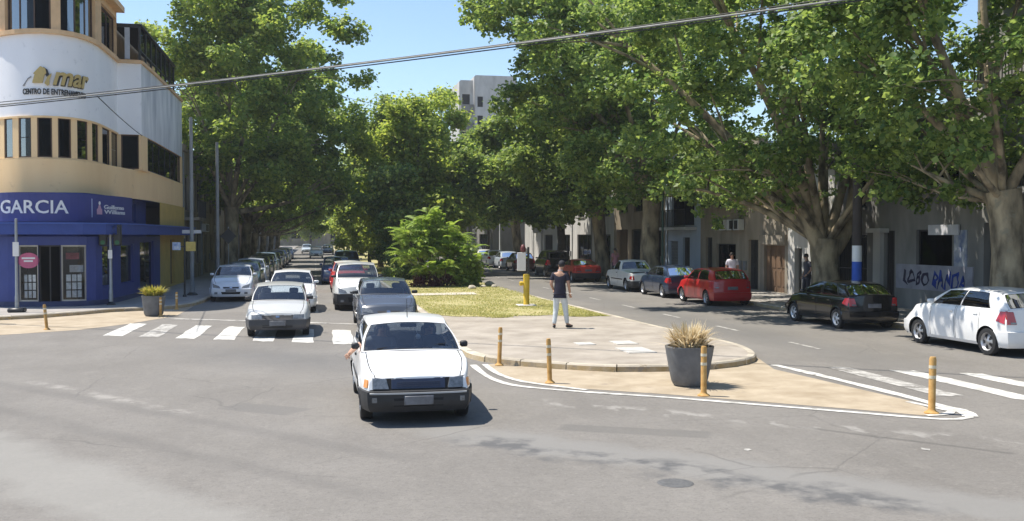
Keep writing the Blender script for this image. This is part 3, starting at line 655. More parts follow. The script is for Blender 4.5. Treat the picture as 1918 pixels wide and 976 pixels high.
bush('leafy_shrub', 'dark low shrub under the trees behind the minivan', 4.6, 56, [(0,0,.6,.9,.9,.6),(.5,1,.8,.8,.8,.7)], 3600, LEAFB, .14, 57, clump=.3)

# ================================================================== BUILDINGS
from mathutils import Matrix
def finish(t):                                          # children were modelled in world coordinates
    for o in t.children: o.matrix_parent_inverse = Matrix.Translation(-t.location)
WPLAST = mat('white_plaster', (.82, .815, .83), .85, .04, .7, col2=(.88,.875,.88), bump=.12, streak=True, under=(.64,.64,.65), wear=.60)
CREAM = mat('cream_plaster', (.86, .58, .30), .85, .05, .8, col2=(.9,.64,.35), bump=.1, streak=True, under=(.70,.47,.26), wear=.60)
TAN = mat('tan_trim', (.68, .45, .25), .8, .15, 2)
BLUE = mat('shop_blue', (.035, .055, .225), .5, .12, 1.5, spec=.4)
BLUED = mat('shop_blue_sign', (.042, .05, .20), .45, .08, 2)
AWN = mat('awning_blue', (.035, .065, .25), .7, .12, 2)
DFRAME = mat('dark_frame', (.03, .028, .028), .5, .2)
BROWNF = mat('brown_frame', (.10, .06, .04), .6, .2)
WHITE = mat('white_paint', (.75, .75, .74), .5, .05)
GOLD = mat('gold_letter', (.50, .37, .14), .5, .1)
cb = thing('corner_building', 'curved white and cream three storey corner building above a blue shop', 'building', (-9.5, 44, .12))
UA = Path([(p.x,p.y) for p in catmull([(-15.5,44.5,0),(-13.6,42.0,0),(-12.3,40.1,0),(-11.2,38.7,0),(-10.2,37.9,0),(-9.25,37.65,0),(-8.45,38.15,0),(-8.05,39.4,0),(-7.98,41.4,0),(-7.98,43.35,0)], 7)])
UB = Path([(-7.98,43.35),(-7.05,43.45)]); UC = Path([(-7.05,43.45),(-6.98,47),(-6.95,55.4)])
LOW = Path([(p.x,p.y) for p in catmull([(-15.5,44.4,0),(-13.6,41.9,0),(-12.3,40.0,0),(-11.2,38.6,0),(-10.2,37.75,0),(-9.25,37.5,0),(-8.42,38.0,0),(-7.95,39.4,0),(-7.5,42.0,0),(-7.05,44.6,0),(-6.98,48,0),(-6.93,55.4,0)], 7)])
mk = lambda P: (lambda u, z, d: P.at(u, d, z))
mA, mB_, mC, mL = mk(UA), mk(UB), mk(UC), mk(LOW)
Z0, Z1, Z2, Z3 = 4.1, 5.36, 6.78, 9.72
wall('wall', mL, 0, LOW.L, Z0, Z1-.06, [], CREAM, cb, smooth=True)
slab(mA, 0, UA.L, Z1-.06, Z1, -.3, .02).build('window_sill', CREAM, cb)
slab(mC, 0, UC.L, Z1-.06, Z1, -.3, .015).build('window_sill', CREAM, cb)
# second storey windows read off the photograph along the curve
def holes(P, rr, z0, z1, zz=6): return [(P.s_px(a, zz), P.s_px(b, zz), z0, z1) for a, b in rr]
hA = holes(UA, [(-80,-62),(-52,-34),(-24,-6),(8,24),(35,58),(70,98),(108,134),(145,165),(173,185),(192,206),(209,222)], Z1, Z2)
wall('wall', mA, 0, UA.L, Z1, Z2, hA, CREAM, cb, depth=.12, du=.4)
BLIND = mat('roller_blind', (.30,.29,.27), .8, .15, 3)
for i, h in enumerate(hA):
    fr_ = window(cb, mA, h, BROWNF, GLASSB, .05, fw=.045, nz=2 if i % 3 == 1 else 1)
    if i % 4 != 2:
        zb_ = h[3] - (.25, .6, .1, .45, .9)[i % 5]; slab(mA, h[0]+.05, h[1]-.05, zb_, h[3]-.05, -.16, -.15).build('blind', BLIND, fr_)
hB = [(.12, UB.L-.12, Z1, Z2)]
wall('wall', mB_, 0, UB.L, Z1, Z2, hB, CREAM, cb, depth=.22); window(cb, mB_, hB[0], BROWNF, GLASSB, .16, fw=.05)
hC = [(UC.s_px(276,6)+.1, UC.L-.35, Z1, Z2)]
wall('wall', mC, 0, UC.L, Z1, Z2, hC, CREAM, cb, depth=.22); window(cb, mC, hC[0], DFRAME, GLASSB, .1, nx=6, fw=.07)
# tall blank white storey
wall('wall', mA, 0, UA.L, Z2, Z3, [], WPLAST, cb, smooth=True); wall('wall', mB_, 0, UB.L, Z2, Z3, [], WPLAST, cb); 
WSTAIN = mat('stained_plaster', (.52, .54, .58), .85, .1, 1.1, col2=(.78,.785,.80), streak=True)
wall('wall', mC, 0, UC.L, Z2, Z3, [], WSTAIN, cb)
slab(mA, 0, UA.L, Z2-.02, Z2+.05, -.05, .035).build('band', CREAM, cb)
slab(mA, 0, UA.L, Z3, Z3+.16, -.4, .12).build('ledge', TAN, cb); slab(mB_, 0, UB.L, Z3+.002, Z3+.14, -.4, .10).build('ledge', TAN, cb); slab(mC, 0, UC.L, Z3+.001, Z3+.13, -.4, .08).build('ledge', TAN, cb)
# top storey with large panes between tan piers
Z4, Z5 = Z3+.16, Z3+2.05
hT = holes(UA, [(-60,-4),(9,95),(113,179),(190,222)], Z4, Z5-.25, 10.5)
wall('wall', mA, 0, UA.L, Z4, Z5, hT, TAN, cb, depth=.2, du=.4)
for h, nx in zip(hT, (2,3,3,2)): window(cb, mA, h, BROWNF, GLASSB, .14, nx=nx, fw=.06)
slab(mA, 0, UA.L, Z5, Z5+.22, -.6, .32).build('roof_edge', TAN, cb)
bk = [(-16,56),(-16,44.5)]
def lid(name, P, z, m): return sheet(name, [P.at(u, -.02) for u in np.linspace(0, P.L, 60)] + [(-15.5,55.4)], z, m, cb)
lid('roof', UA, Z5+.2, mat('roof_felt', (.2,.19,.18), .9)); lid('ceiling', LOW, Z0, BLUE)
sheet('terrace_floor', [(-15.5,43),(-7.98,43.35),(-7.05,43.45),(-6.95,55.4),(-15.5,55.4)], Z3+.135, mat('roof_felt2', (.22,.2,.19), .9), cb)
MB().box(-15.4, -8.3, 43.36, 55.3, Z3+.14, Z5-.05).build('penthouse_wall', TAN, cb)
MB().box(-15.4, -7.3, 55.38, 55.5, .12, Z3).build('party_wall', mat('party_wall', (.4,.36,.3), .9, .2, 1, streak=True), cb)
MB().box(-15.5, -15.3, 44.4, 55.5, .12, Z5).build('party_wall', MATS['party_wall'], cb)
# dark glazed terrace enclosure on the street side
for i, yv in enumerate(np.linspace(43.55, 53.6, 8)):
    MB().box(-7.16, -7.08, yv-.05, yv+.05, Z3+.13, Z3+1.55 if yv > 44 else Z3+1.62).build('enclosure_post', DFRAME, cb)
for yv in (43.55,): MB().box(-8.0, -7.1, yv-.04, yv+.04, Z3+1.5, Z3+1.62).build('enclosure_rail', DFRAME, cb)
MB().box(-8.2, -7.02, 43.5, 53.7, Z3+1.58, Z3+1.66).build('enclosure_roof', DFRAME, cb)
MB().box(-7.16, -7.08, 43.6, 53.6, Z3+.55, Z3+.61).build('enclosure_rail', DFRAME, cb)
ys = np.linspace(43.55, 53.6, 8)
for a, b in zip(ys, ys[1:]): MB().box(-7.13, -7.12, a+.06, b-.06, Z3+.62, Z3+1.56).build('pane', GLASSB, cb)
MB().box(-7.7, -7.5, 43.5, 43.53, Z3+.2, Z3+1.5).build('enclosure_panel', mat('pale_panel', (.5,.52,.55), .6), cb)
# wall lettering
s0 = UA.s_px(44, 8); s1 = UA.s_px(163, 8)
sm0, sm1 = UA.s_px(98, 8), UA.s_px(164, 8)
za = lambda py, px=100: PY(px, py, 37.9).z
text_mesh('mar', 1, 'wall_lettering', mA, sm0, za(161), sm1-sm0, GOLD, cb, .01, .05, .28, .02, za(136)-za(161))
text_mesh('mar', 1, 'wall_lettering', mA, sm0+.02, za(162.5), sm1-sm0, DFRAME, cb, .003, .02, .28, .05, za(136)-za(162))
text_mesh('CENTRO DE ENTRENAMIENTO', 1, 'wall_lettering', mA, s0-.02, za(179), UA.s_px(160,8)-s0, DFRAME, cb, .004, .02, 0, .02, za(168)-za(179))
def poly_on(P, pts, name, m, d0, d1):
    q = [(P.s_px(a, 8), za(b)) for a, b in pts]; n = len(q)
    return mesh_obj(name, [P.at(u, d1, z) for u, z in q] + [P.at(u, d0, z) for u, z in q], [tuple(range(n))] + [(i, (i+1) % n, n+(i+1) % n, n+i) for i in range(n)], m, cb)
poly_on(UA, [(62,158),(67,142),(63,141),(76,127),(85,131),(88,140),(83,143),(80,158)], 'wall_emblem', GOLD, .0, .06)
poly_on(UA, [(82,128),(89,133),(92,143),(88,146),(84,138)], 'wall_emblem', DFRAME, 0, .03)
poly_on(UA, [(83,159),(90,146),(96,139),(97,143),(92,152),(92,160),(90,163)], 'wall_emblem', GOLD, 0, .055)
poly_on(UA, [(43,163),(52,149),(59,145),(58,147),(53,151),(46,163)], 'wall_emblem', mat('grey_letter', (.25,.25,.26)), 0, .02)
# --- ground floor
GP = Path([(p.x,p.y) for p in catmull([(-15.2,44.2,0),(-13.4,41.0,0),(-12.2,38.6,0),(-11.2,37.3,0),(-10.3,36.75,0),(-9.0,36.65,0),(-8.0,36.75,0),(-7.45,37.3,0),(-7.2,38.5,0),(-7.1,40.5,0),(-6.98,44,0),(-6.9,48,0),(-6.85,55.3,0)], 7)]); mG = mk(GP)
gs = lambda px: GP.s_px(px, 1.5)
ZS = .12
hG = [(gs(32), gs(70), .3, 2.25), (gs(70.8), gs(114.6), .16, 2.25), (gs(115.4), gs(162), .3, 2.25), (gs(192), gs(212), .75, 2.25), (gs(226), gs(250), .75, 2.25), (gs(262), gs(288), .2, 2.35), (gs(298), gs(311), .2, 2.3), (gs(319), gs(327), .2, 2.4)]
wall('wall', mG, 0, gs(300)+.001, ZS, 2.55, [h for h in hG if h[1] < gs(300)], BLUE, cb, depth=.2, du=.35)
YEL = mat('yellow_wall', (.52,.36,.10), .8, .12, 1.5)
wall('wall', mG, gs(300)+.001, GP.L, ZS, 4.1, [h for h in hG if h[0] >= gs(299)], YEL, cb, depth=.2, du=.5)
mGu = lambda u, z, d: GP.at(u, d-.6, z)
wall('wall', mGu, 0, gs(300), 2.55, 4.1, [(gs(252), gs(283), 3.15, 3.95)], BLUE, cb, depth=.15, du=.4)
window(cb, mGu, (gs(252), gs(283), 3.15, 3.95), BLUE, GLASSB, .12)
ALU = mat('aluminium', (.42,.40,.36), .4, .1, metal=.6)
for i, h in enumerate(hG[:6]):
    if i == 1:
        window(cb, mG, h, DFRAME, GLASSB, .12, nx=2, fw=.05, name='shop_door')
    else: window(cb, mG, h, ALU if i < 3 else BLUE, GLASSS if i < 3 else GLASSB, .1, nx=1, fw=.05)
if len(hG) > 6:
    for h in hG[6:]:
        if h[1] > h[0]: slab(mG, h[0], h[1], h[2], h[3], -.19, -.15).build('door', BROWNF, cb)
# listing cards hung in the shop windows
CARD = mat('listing_card', (.80,.86,.85), .6, .35, 9); rdn = random.Random(2)
for h, zt in ((hG[0], 1.15), (hG[2], .95)):
    cw = (h[1]-h[0]-.24)/3
    for i in range(3):
        for j in range(3):
            z0 = .42 + j*.28
            if z0+.22 > zt+.3: continue
            slab(mG, h[0]+.12+i*cw+.02, h[0]+.12+(i+1)*cw-.02, z0, z0+.24, -.2, -.19).build('listing_card', CARD, cb)
slab(mG, hG[2][0]+.12, hG[2][0]+.62, 1.75, 1.98, -.25, -.24).build('poster', mat('red_poster', (.30,.05,.06), .6, .3, 6), cb)
slab(mG, hG[2][0]+.25, hG[2][0]+.8, 1.3, 1.55, -.25, -.24).build('poster', mat('pale_poster', (.5,.5,.5), .6, .3, 6), cb)
u0 = (hG[0][0]+hG[0][1])/2; n = 24
ov = [mG(u0 + .36*math.cos(t), 1.72 + .27*math.sin(t), -.06) for t in np.linspace(0, 2*PI, n, endpoint=False)]
mesh_obj('oval_sign', ov, [tuple(range(n))], mat('pink_sign', (.52,.12,.22), .5, .12, 3), cb)
for a, b, c in ((-.22,.44,1.80),(-.15,.3,1.70)): slab(mG, u0+a, u0+a+b, c-.03, c+.03, -.055, -.05).build('sign_mark', WHITE, cb)
slab(mG, 0, gs(300), ZS, .3, .0, .03).build('plinth', mat('plinth_dark', (.05,.06,.13), .7, .2), cb)
# awning and curved fascia sign
slab(mG, 0, GP.L-.6, 2.62, 2.98, .02, .62).build('awning', AWN, cb)
slab(mG, 0, GP.L-.6, 2.98, 3.03, .0, .66).build('awning_cap', mat('awning_cap', (.05,.10,.36), .6), cb)
SP = Path([(p.x,p.y) for p in catmull([(-14.8,43.5,0),(-13.0,40.6,0),(-11.8,38.3,0),(-10.8,37.1,0),(-9.8,36.55,0),(-8.9,36.55,0),(-8.1,37.0,0),(-7.55,38.0,0),(-7.2,39.4,0),(-7.02,41.2,0)], 7)]); mS = mk(SP)
ss = lambda px: SP.s_px(px, 3.6)
sgn_end = min(ss(243), SP.L-.05)
slab(mS, 0, sgn_end, 3.06, 4.04, -.05, .10, .25).build('fascia_sign', BLUED, cb)
lz = lambda py: PY(70, py, 36.6).z
text_mesh('GARCIA', 1, 'sign_lettering', mS, ss(7), lz(400), ss(126)-ss(7), WHITE, cb, .1, .03, 0, .012, lz(377)-lz(402))
slab(mS, ss(168)-.015, ss(168)+.015, lz(406), lz(370), .1, .115).build('sign_divider', mat('pale_blue', (.4,.45,.6)), cb)
PINK = mat('emblem_pink', (.55,.32,.42), .5, .1)
def disc_on(uc, zc, ru, rz_, d, m, name): mesh_obj(name, [mS(uc+ru*math.cos(t), zc+rz_*math.sin(t), d) for t in np.linspace(0,2*PI,16,endpoint=False)], [tuple(range(16))], m, cb)
ue = ss(181); disc_on(ue, lz(378), .06, .07, .112, WHITE, 'sign_emblem')
mesh_obj('sign_emblem', [mS(ue+a, lz(b), .11) for a, b in ((-.05,382),(.05,382),(.09,388),(.15,390),(.15,400),(-.15,400),(-.15,390),(-.09,388))], [tuple(range(8))], PINK, cb)
text_mesh('Guillermo', 1, 'sign_lettering', mS, ss(190), lz(389), ss(226)-ss(190), WHITE, cb, .1, .02, 0, .006, .15)
text_mesh('Williams', 1, 'sign_lettering', mS, ss(190), lz(398.5), ss(228)-ss(190), WHITE, cb, .1, .02, 0, .006, .15)
finish(cb)

def row_house(name, label, side, X, y0, y1, h, m, ops, trim=None, parapet=.35, depth=9., group=None, floor=.12):
    """street-front building; ops = (y0,y1,z0,z1,kind); side -1: faces -X (right row), +1: faces +X"""
    t = thing(name, label, 'building', (X, (y0+y1)/2, floor), 0, group)
    mp = lambda u, z, d: Vector((X + side*d, u, z))
    hs = [o[:4] for o in ops]
    wall('wall', mp, y0, y1, floor, h, hs, m, t, .22, 50)
    xa, xb = sorted((X - side*.9, X - side*depth)); mb = MB().box(xa, xb, y0+.02, y1-.02, floor, h-.02)
    mb.build('building_core', m, t)
    for yv in (y0, y1):
        xa, xb = sorted((X, X - side*.9)); MB().box(xa+.002, xb, yv-.01 if yv == y1 else yv, yv if yv == y1 else yv+.01, floor, h-.01).build('side_wall', m, t)
    tm = trim or m; rq = random.Random(int(y0*10)); free = lambda a, b, c, d: not any(a < o[1]+.1 and b > o[0]-.1 and c < o[3]+.1 and d > o[2]-.1 for o in ops)
    for yv in np.arange(y0+.4, y1-.4, .55):
        if h < 20 and free(yv-.15, yv+.15, .9, 1.5) and rq.random() < .3:
            b_ = slab(mp, yv-.14, yv+.14, 1.0, 1.42, 0, .09).build('meter_box', mat('meter_grey', (.2,.2,.2), .6, .2, 5), t)
        elif h < 20 and free(yv-.05, yv+.05, .2, 3.4) and rq.random() < .22: slab(mp, yv-.035, yv+.035, .13, h-.1, .0, .07).build('downpipe', POLEG, t)
        if h < 20 and free(yv-.4, yv+.4, 2.75, 3.4) and rq.random() < .2 and y0+.6 < yv < y1-.6:
            a_ = slab(mp, yv-.38, yv+.38, 2.85, 3.35, .03, .32).build('air_conditioner', mat('ac_white', (.5,.5,.48), .6, .1, 3), t); slab(mp, yv-.3, yv+.08, 2.9, 3.3, .32, .33).build('fan_grille', DFRAME, a_)
    slab(mp, y0, y1, floor, floor+.55, 0, .025).build('plinth', mat('plinth_grey', (.13,.125,.12), .9, .25, 2), t) if not ops else None
    slab(mp, y0, y1, h, h+parapet, -.35, .12).build('cornice', tm, t)
    for o in ops:
        kd = o[4]
        if kd == 'win':
            window(t, mp, o, DFRAME, GLASSB, .14, nx=2, fw=.05)
            slab(mp, o[0]-.08, o[1]+.08, o[2]-.07, o[2]-.005, -.02, .08).build('window_sill', tm, t)
        elif kd == 'shop': window(t, mp, o, DFRAME, GLASSB, .12, nx=max(1, int((o[1]-o[0])/1.2)), fw=.06, name='shop_window')
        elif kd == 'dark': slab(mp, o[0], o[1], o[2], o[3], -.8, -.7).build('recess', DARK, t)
        elif kd in ('door', 'wood'):
            dm = DFRAME if kd == 'door' else mat('old_wood', (.14,.085,.05), .8, .35, 2.5, streak=True)
            nl = max(2, int((o[1]-o[0])/.45)); wv = (o[1]-o[0])/nl
            for i in range(nl):
                a = o[0]+i*wv; q = slab(mp, a+.012, a+wv-.012, o[2], o[3], -.2, -.12); d = q.build('door_leaf', dm, t)
                for zz in ((o[2]+.25, o[2]+(o[3]-o[2])*.45), (o[2]+(o[3]-o[2])*.52, o[3]-.2)):
                    slab(mp, a+.08, a+wv-.08, zz[0], zz[1], -.13, -.10).build('door_panel', dm, d)
        elif kd == 'gate':
            slab(mp, o[0], o[1], o[2], o[3], -.8, -.78).build('recess', DARK, t)
            for a in np.arange(o[0]+.08, o[1], .14): slab(mp, a-.012, a+.012, o[2], o[3], -.12, -.09).build('gate_bar', BLACKM, t)
            for z in (o[2]+.1, (o[2]+o[3])/2, o[3]-.08): slab(mp, o[0], o[1], z-.025, z+.025, -.125, -.085).build('gate_rail', BLACKM, t)
        elif kd == 'shutter':
            for z in np.arange(o[2], o[3]-.05, .16): slab(mp, o[0], o[1], z+.008, min(z+.155, o[3]), -.16, -.12).build('shutter_slat', mat('grey_shutter', (.22,.23,.24), .5, .15, 4, metal=.3), t)
    return t, mp
def balcony(t, mp, y0, y1, z, m, out=.9, rail=.95, railm=None):
    slab(mp, y0, y1, z-.16, z, 0, out).build('balcony_slab', m, t)
    rm = railm or BLACKM
    r = slab(mp, y0, y1, z+rail-.04, z+rail, out-.05, out).build('balcony_rail', rm, t)
    for a in np.arange(y0+.03, y1, .13): slab(mp, a-.011, a+.011, z, z+rail-.04, out-.04, out-.018).build('baluster', rm, t)
FX = 19.6
fy = lambda px: PX(px, 480, FX).y
fz = lambda px, py: PX(px, py, FX).z
GREYW = mat('grey_render', (.18,.176,.165), .9, .12, 1.3, col2=(.28,.272,.255), streak=True)
BEIGE = mat('beige_render', (.24,.20,.145), .9, .15, 1.3, col2=(.35,.295,.225), streak=True)
STONEW = mat('stone_render', (.20,.17,.133), .9, .2, 1.8, col2=(.32,.28,.225), streak=True, bump=.2)
OFFW = mat('offwhite_render', (.44,.425,.40), .9, .12, 1.2, col2=(.56,.545,.52), streak=True)
PBLUE = mat('pale_blue_render', (.36,.43,.52), .9, .1, .9, col2=(.46,.52,.60), streak=True)
DKW = mat('dark_render', (.14,.135,.13), .9, .2, .9, streak=True)
gB = 'house fronts along the right pavement'
ya, yb = 10.2, fy(1826)
t, mp = row_house('apartment_block', 'grey apartment block with balconies behind the rightmost plane tree', -1, FX, ya, yb, 13.5, GREYW,
    [(ya+1,ya+4.5,.14,2.9,'shutter'),(ya+6,ya+9,.14,2.9,'shop'),(yb-4.2,yb-.4,.14,2.95,'dark')] + [(ya+1+k*3.6, ya+3.4+k*3.6, z, z+1.7, 'win') for k in range(4) for z in (4.4,7.4,10.4)], OFFW)
for z in (3.9,6.9,9.9): balcony(t, mp, yb-5.4, yb-1.0, z, OFFW)
finish(t)
ya, yb = fy(1826), fy(1638)
t, mp = row_house('modern_house', 'grey plastered house with a scrawled blue and white wall behind the white hatchback', -1, FX, ya, yb, 6.4, GREYW,
    [(yb-1.25,yb-.62,.14,fz(1680,432),'door'),(fy(1783),fy(1716),fz(1750,506),fz(1750,430),'shop'),(ya+.8,ya+2.6,4.2,5.6,'win'),(yb-2.4,yb-1,4.2,5.6,'win')], OFFW)
slab(mp, yb-.58, yb-.12, .13, fz(1650,432), 0, .14).build('pilaster', OFFW, t)
slab(mp, ya+.05, yb-1.4, .8, 1.62, 0, .04).build('graffiti_wall', mat('lilac_wall', (.30,.295,.34), .85, .2, 2), t)
slab(mp, ya+.35, fy(1788), 1.62, 2.75, 0, .03).build('mural', mat('mural_blue', (.08,.13,.28), .8, .0, 2.6, col2=(.48,.49,.51), detail=2), t)
slab(mp, yb-.9, yb, fz(1640,436), fz(1640,428), 0, .35).build('door_hood', OFFW, t)
slab(mp, fy(1800), fy(1744), fz(1770,440), fz(1770,421), .06, .12).build('sign_panel', mat('grey_sign', (.55,.55,.58), .6, .1), t)
flip = lambda u, z, d: mp(-u, z, d)
text_mesh('LOBO', 1, 'graffiti', flip, -fy(1694), .98, abs(fy(1694)-fy(1743)), mat('graffiti_black', (.03,.025,.06), .7, .3), t, .045, .008, .12, .02, .42, .05)
text_mesh('BANDA', 1, 'graffiti', flip, -fy(1748), .92, abs(fy(1748)-fy(1812)), mat('graffiti_blue', (.02,.05,.28), .7, .3), t, .045, .008, .25, .02, .5, .06)
finish(t)
ya, yb = fy(1638), fy(1562)
t, mp = row_house('dark_house', 'dark recessed house front behind the blue and white painted pole', -1, FX, ya, yb, 5.8, DKW, [(ya+.5,ya+2.6,.14,2.6,'gate'),(ya+2.9,yb-.2,.9,2.3,'win'),(ya+.6,ya+1.8,3.6,5,'win')], GREYW); finish(t)
ya, yb = fy(1562), fy(1476)
t, mp = row_house('white_house', 'narrow white house front with a slim dark doorway', -1, FX, ya, yb, 5.2, OFFW, [(fy(1502),fy(1488),.14,fz(1494,465),'dark'),(ya+.4,ya+1.7,.9,2.3,'win')], OFFW); finish(t)
ya, yb = fy(1476), fy(1424)
t, mp = row_house('stone_house', 'old stone front with wide weathered wooden doors', -1, FX, ya, yb, 5.6, STONEW, [(fy(1470),fy(1431),.14,fz(1450,460),'wood')], STONEW)
slab(mp, fy(1474), fy(1426), fz(1450,458), fz(1450,440), 0, .12).build('lintel', STONEW, t); finish(t)
ya, yb = fy(1424), fy(1312)
t, mp = row_house('beige_house', 'beige house front with a low window behind the red hatchback', -1, FX, ya, yb, 6.6, BEIGE, [(fy(1378),fy(1342),.9,2.2,'win'),(fy(1420),fy(1402),.14,2.4,'door'),(fy(1378),fy(1342),4.0,5.4,'win'),(fy(1334),fy(1322),.14,2.5,'door')], STONEW); finish(t)
ya, yb = fy(1312), fy(1246)
t, mp = row_house('blue_house', 'pale blue two storey house with a railed balcony', -1, FX, ya, yb, 7.6, PBLUE, [(fy(1292),fy(1279),.14,2.5,'door'),(fy(1270),fy(1254),.8,2.3,'shutter'),(fy(1300),fy(1258),3.15,5.3,'win')], OFFW)
balcony(t, mp, ya+.5, yb-.3, 3.05, OFFW, .7); finish(t)
ya, yb = fy(1246), fy(1150)
t, mp = row_house('arched_house', 'beige arcaded house behind the tall forked plane tree', -1, FX, ya, yb, 7.4, BEIGE, [(ya+.7,ya+3.0,.14,3.0,'dark'),(ya+3.8,ya+6.1,.14,3.0,'gate'),(ya+6.9,yb-.6,.14,3.0,'dark')] + [(ya+.9+k*3, ya+2.6+k*3, 4.1, 6, 'win') for k in range(3)], STONEW); finish(t)
ya, yb = fy(1150), fy(1075)
t, mp = row_house('white_shop', 'white fronted shop with a dark glazed ground floor behind the red coupe', -1, FX, ya, yb, 8, OFFW, [(ya+.8,ya+4.6,.14,2.7,'shop'),(ya+5.6,yb-1,.14,2.7,'shop')] + [(ya+1+k*3.2, ya+2.8+k*3.2, 4, 5.8, 'win') for k in range(3)], GREYW); finish(t)
ya, yb = fy(1075), 92
t, mp = row_house('brick_house', 'white and brick house with a bright painted side post', -1, FX, ya, yb, 9, OFFW, [(ya+1.2,ya+5,.14,2.7,'shop'),(ya+7,ya+10,.14,2.7,'gate')] + [(ya+1.2+k*3.4, ya+3+k*3.4, 4, 5.8, 'win') for k in range(5)], BEIGE)
finish(t)
t, mp = row_house('grey_block', 'plain grey block at the far right beyond the white parked cars', -1, FX-2.4, 96, 120, 11, GREYW, [(98+k*3.6, 100+k*3.6, z, z+1.6, 'win') for k in range(6) for z in (4.2,7.4)] + [(99,104,.14,2.8,'shop')], GREYW); finish(t)
t, mp = row_house('far_block', 'farthest house front on the right side', -1, FX, 122, 200, 9, BEIGE, [(124+k*5, 126+k*5, z, z+1.7, 'win') for k in range(14) for z in (1,4.6)], GREYW); finish(t)
# left row past the corner building
t, mp = row_house('old_house', 'old grey beige house next to the corner building', 1, -7.0, 55.6, 66, 7.2, STONEW, [(57,58.3,.14,2.8,'door'),(59.6,61.2,.9,2.7,'win'),(62.4,64,.9,2.7,'win')] + [(57+k*2.8, 58.5+k*2.8, 4, 6, 'win') for k in range(3)], BEIGE)
balcony(t, mp, 56.3, 60.2, 3.6, STONEW, .8); finish(t)
t, mp = row_house('beige_terrace', 'pale beige terrace behind the left plane tree trunks', 1, -7.1, 66, 82, 8, BEIGE, [(67.5+k*3.4, 69+k*3.4, .9 if k % 2 else .14, 2.7, 'win' if k % 2 else 'door') for k in range(4)] + [(67.5+k*3.4, 69+k*3.4, 4.2, 6.2, 'win') for k in range(4)], STONEW); finish(t)
t, mp = row_house('brown_terrace', 'brown rendered terrace deep in shade on the left', 1, -7.0, 82, 106, 7.4, mat('brown_render', (.28,.19,.13), .9, .2, 1), [(84+k*4, 85.6+k*4, .9, 2.7, 'win') for k in range(5)], BEIGE); finish(t)
t, mp = row_house('far_terrace', 'farthest terrace on the left side of the street', 1, -7.0, 106, 200, 8.5, GREYW, [(108+k*5, 110+k*5, z, z+1.7, 'win') for k in range(17) for z in (1,4.6)], BEIGE); finish(t)
t = thing('end_building', 'pale building across the far end of the street', 'building', (4, 268, 0)); mpE = lambda u, z, d: Vector((u, 262-d, z))
hE = [(-36+k*5, -33.6+k*5, z, z+2, ) for k in range(16) for z in (2,6,10)]
wall('wall', mpE, -40, 48, 0, 14, hE, BEIGE, t, .2, 99); MB().box(-40, 48, 262.9, 275, 0, 13.9).build('building_core', BEIGE, t)
for h in hE: window(t, mpE, h, DFRAME, GLASSB, .14, back=False)
finish(t)
# tower block above the trees
HX0, HX1, HY = PY(890,140,150).x, PY(962,140,150).x, 150
HZ = PY(900,141,150).z
t = thing('tower_block', 'off white tower block rising above the right hand trees', 'building', (HX0+5, HY+6, 0)); mpT = lambda u, z, d: Vector((u, HY-d, z))
hT2 = [(HX0+.35, HX0+1.2, z, z+1.6) for z in np.arange(5, HZ-3.6, 2.9)]
wall('wall', mpT, HX0, HX1+.5, 0, HZ, hT2, OFFW, t, .2, 99)
for h in hT2: window(t, mpT, h, DFRAME, GLASSB, .14, back=False)
MB().box(HX0, HX1+.5, HY+.9, HY+14, 0, HZ-.02).build('building_core', OFFW, t)
bx0 = PY(862,150,152).x
mpS = lambda u, z, d: Vector((u, HY+2-d, z)); hS = [(bx0+.3, HX0-.5, z, z+1.7) for z in np.arange(5.5, HZ-2.4, 2.9)]
wall('wall', mpS, bx0, HX0-.02, 0, HZ-.5, hS, OFFW, t, .3, 99); MB().box(bx0, HX0-.02, HY+3, HY+13, 0, HZ-.52).build('building_core', OFFW, t)
for h in hS:
    window(t, mpS, h, DFRAME, GLASSB, .25, back=False); slab(mpS, bx0, HX0-.04, h[2]-1.0, h[2]-.02, 0, 1.1).build('balcony_front', GREYW, t)
finish(t)

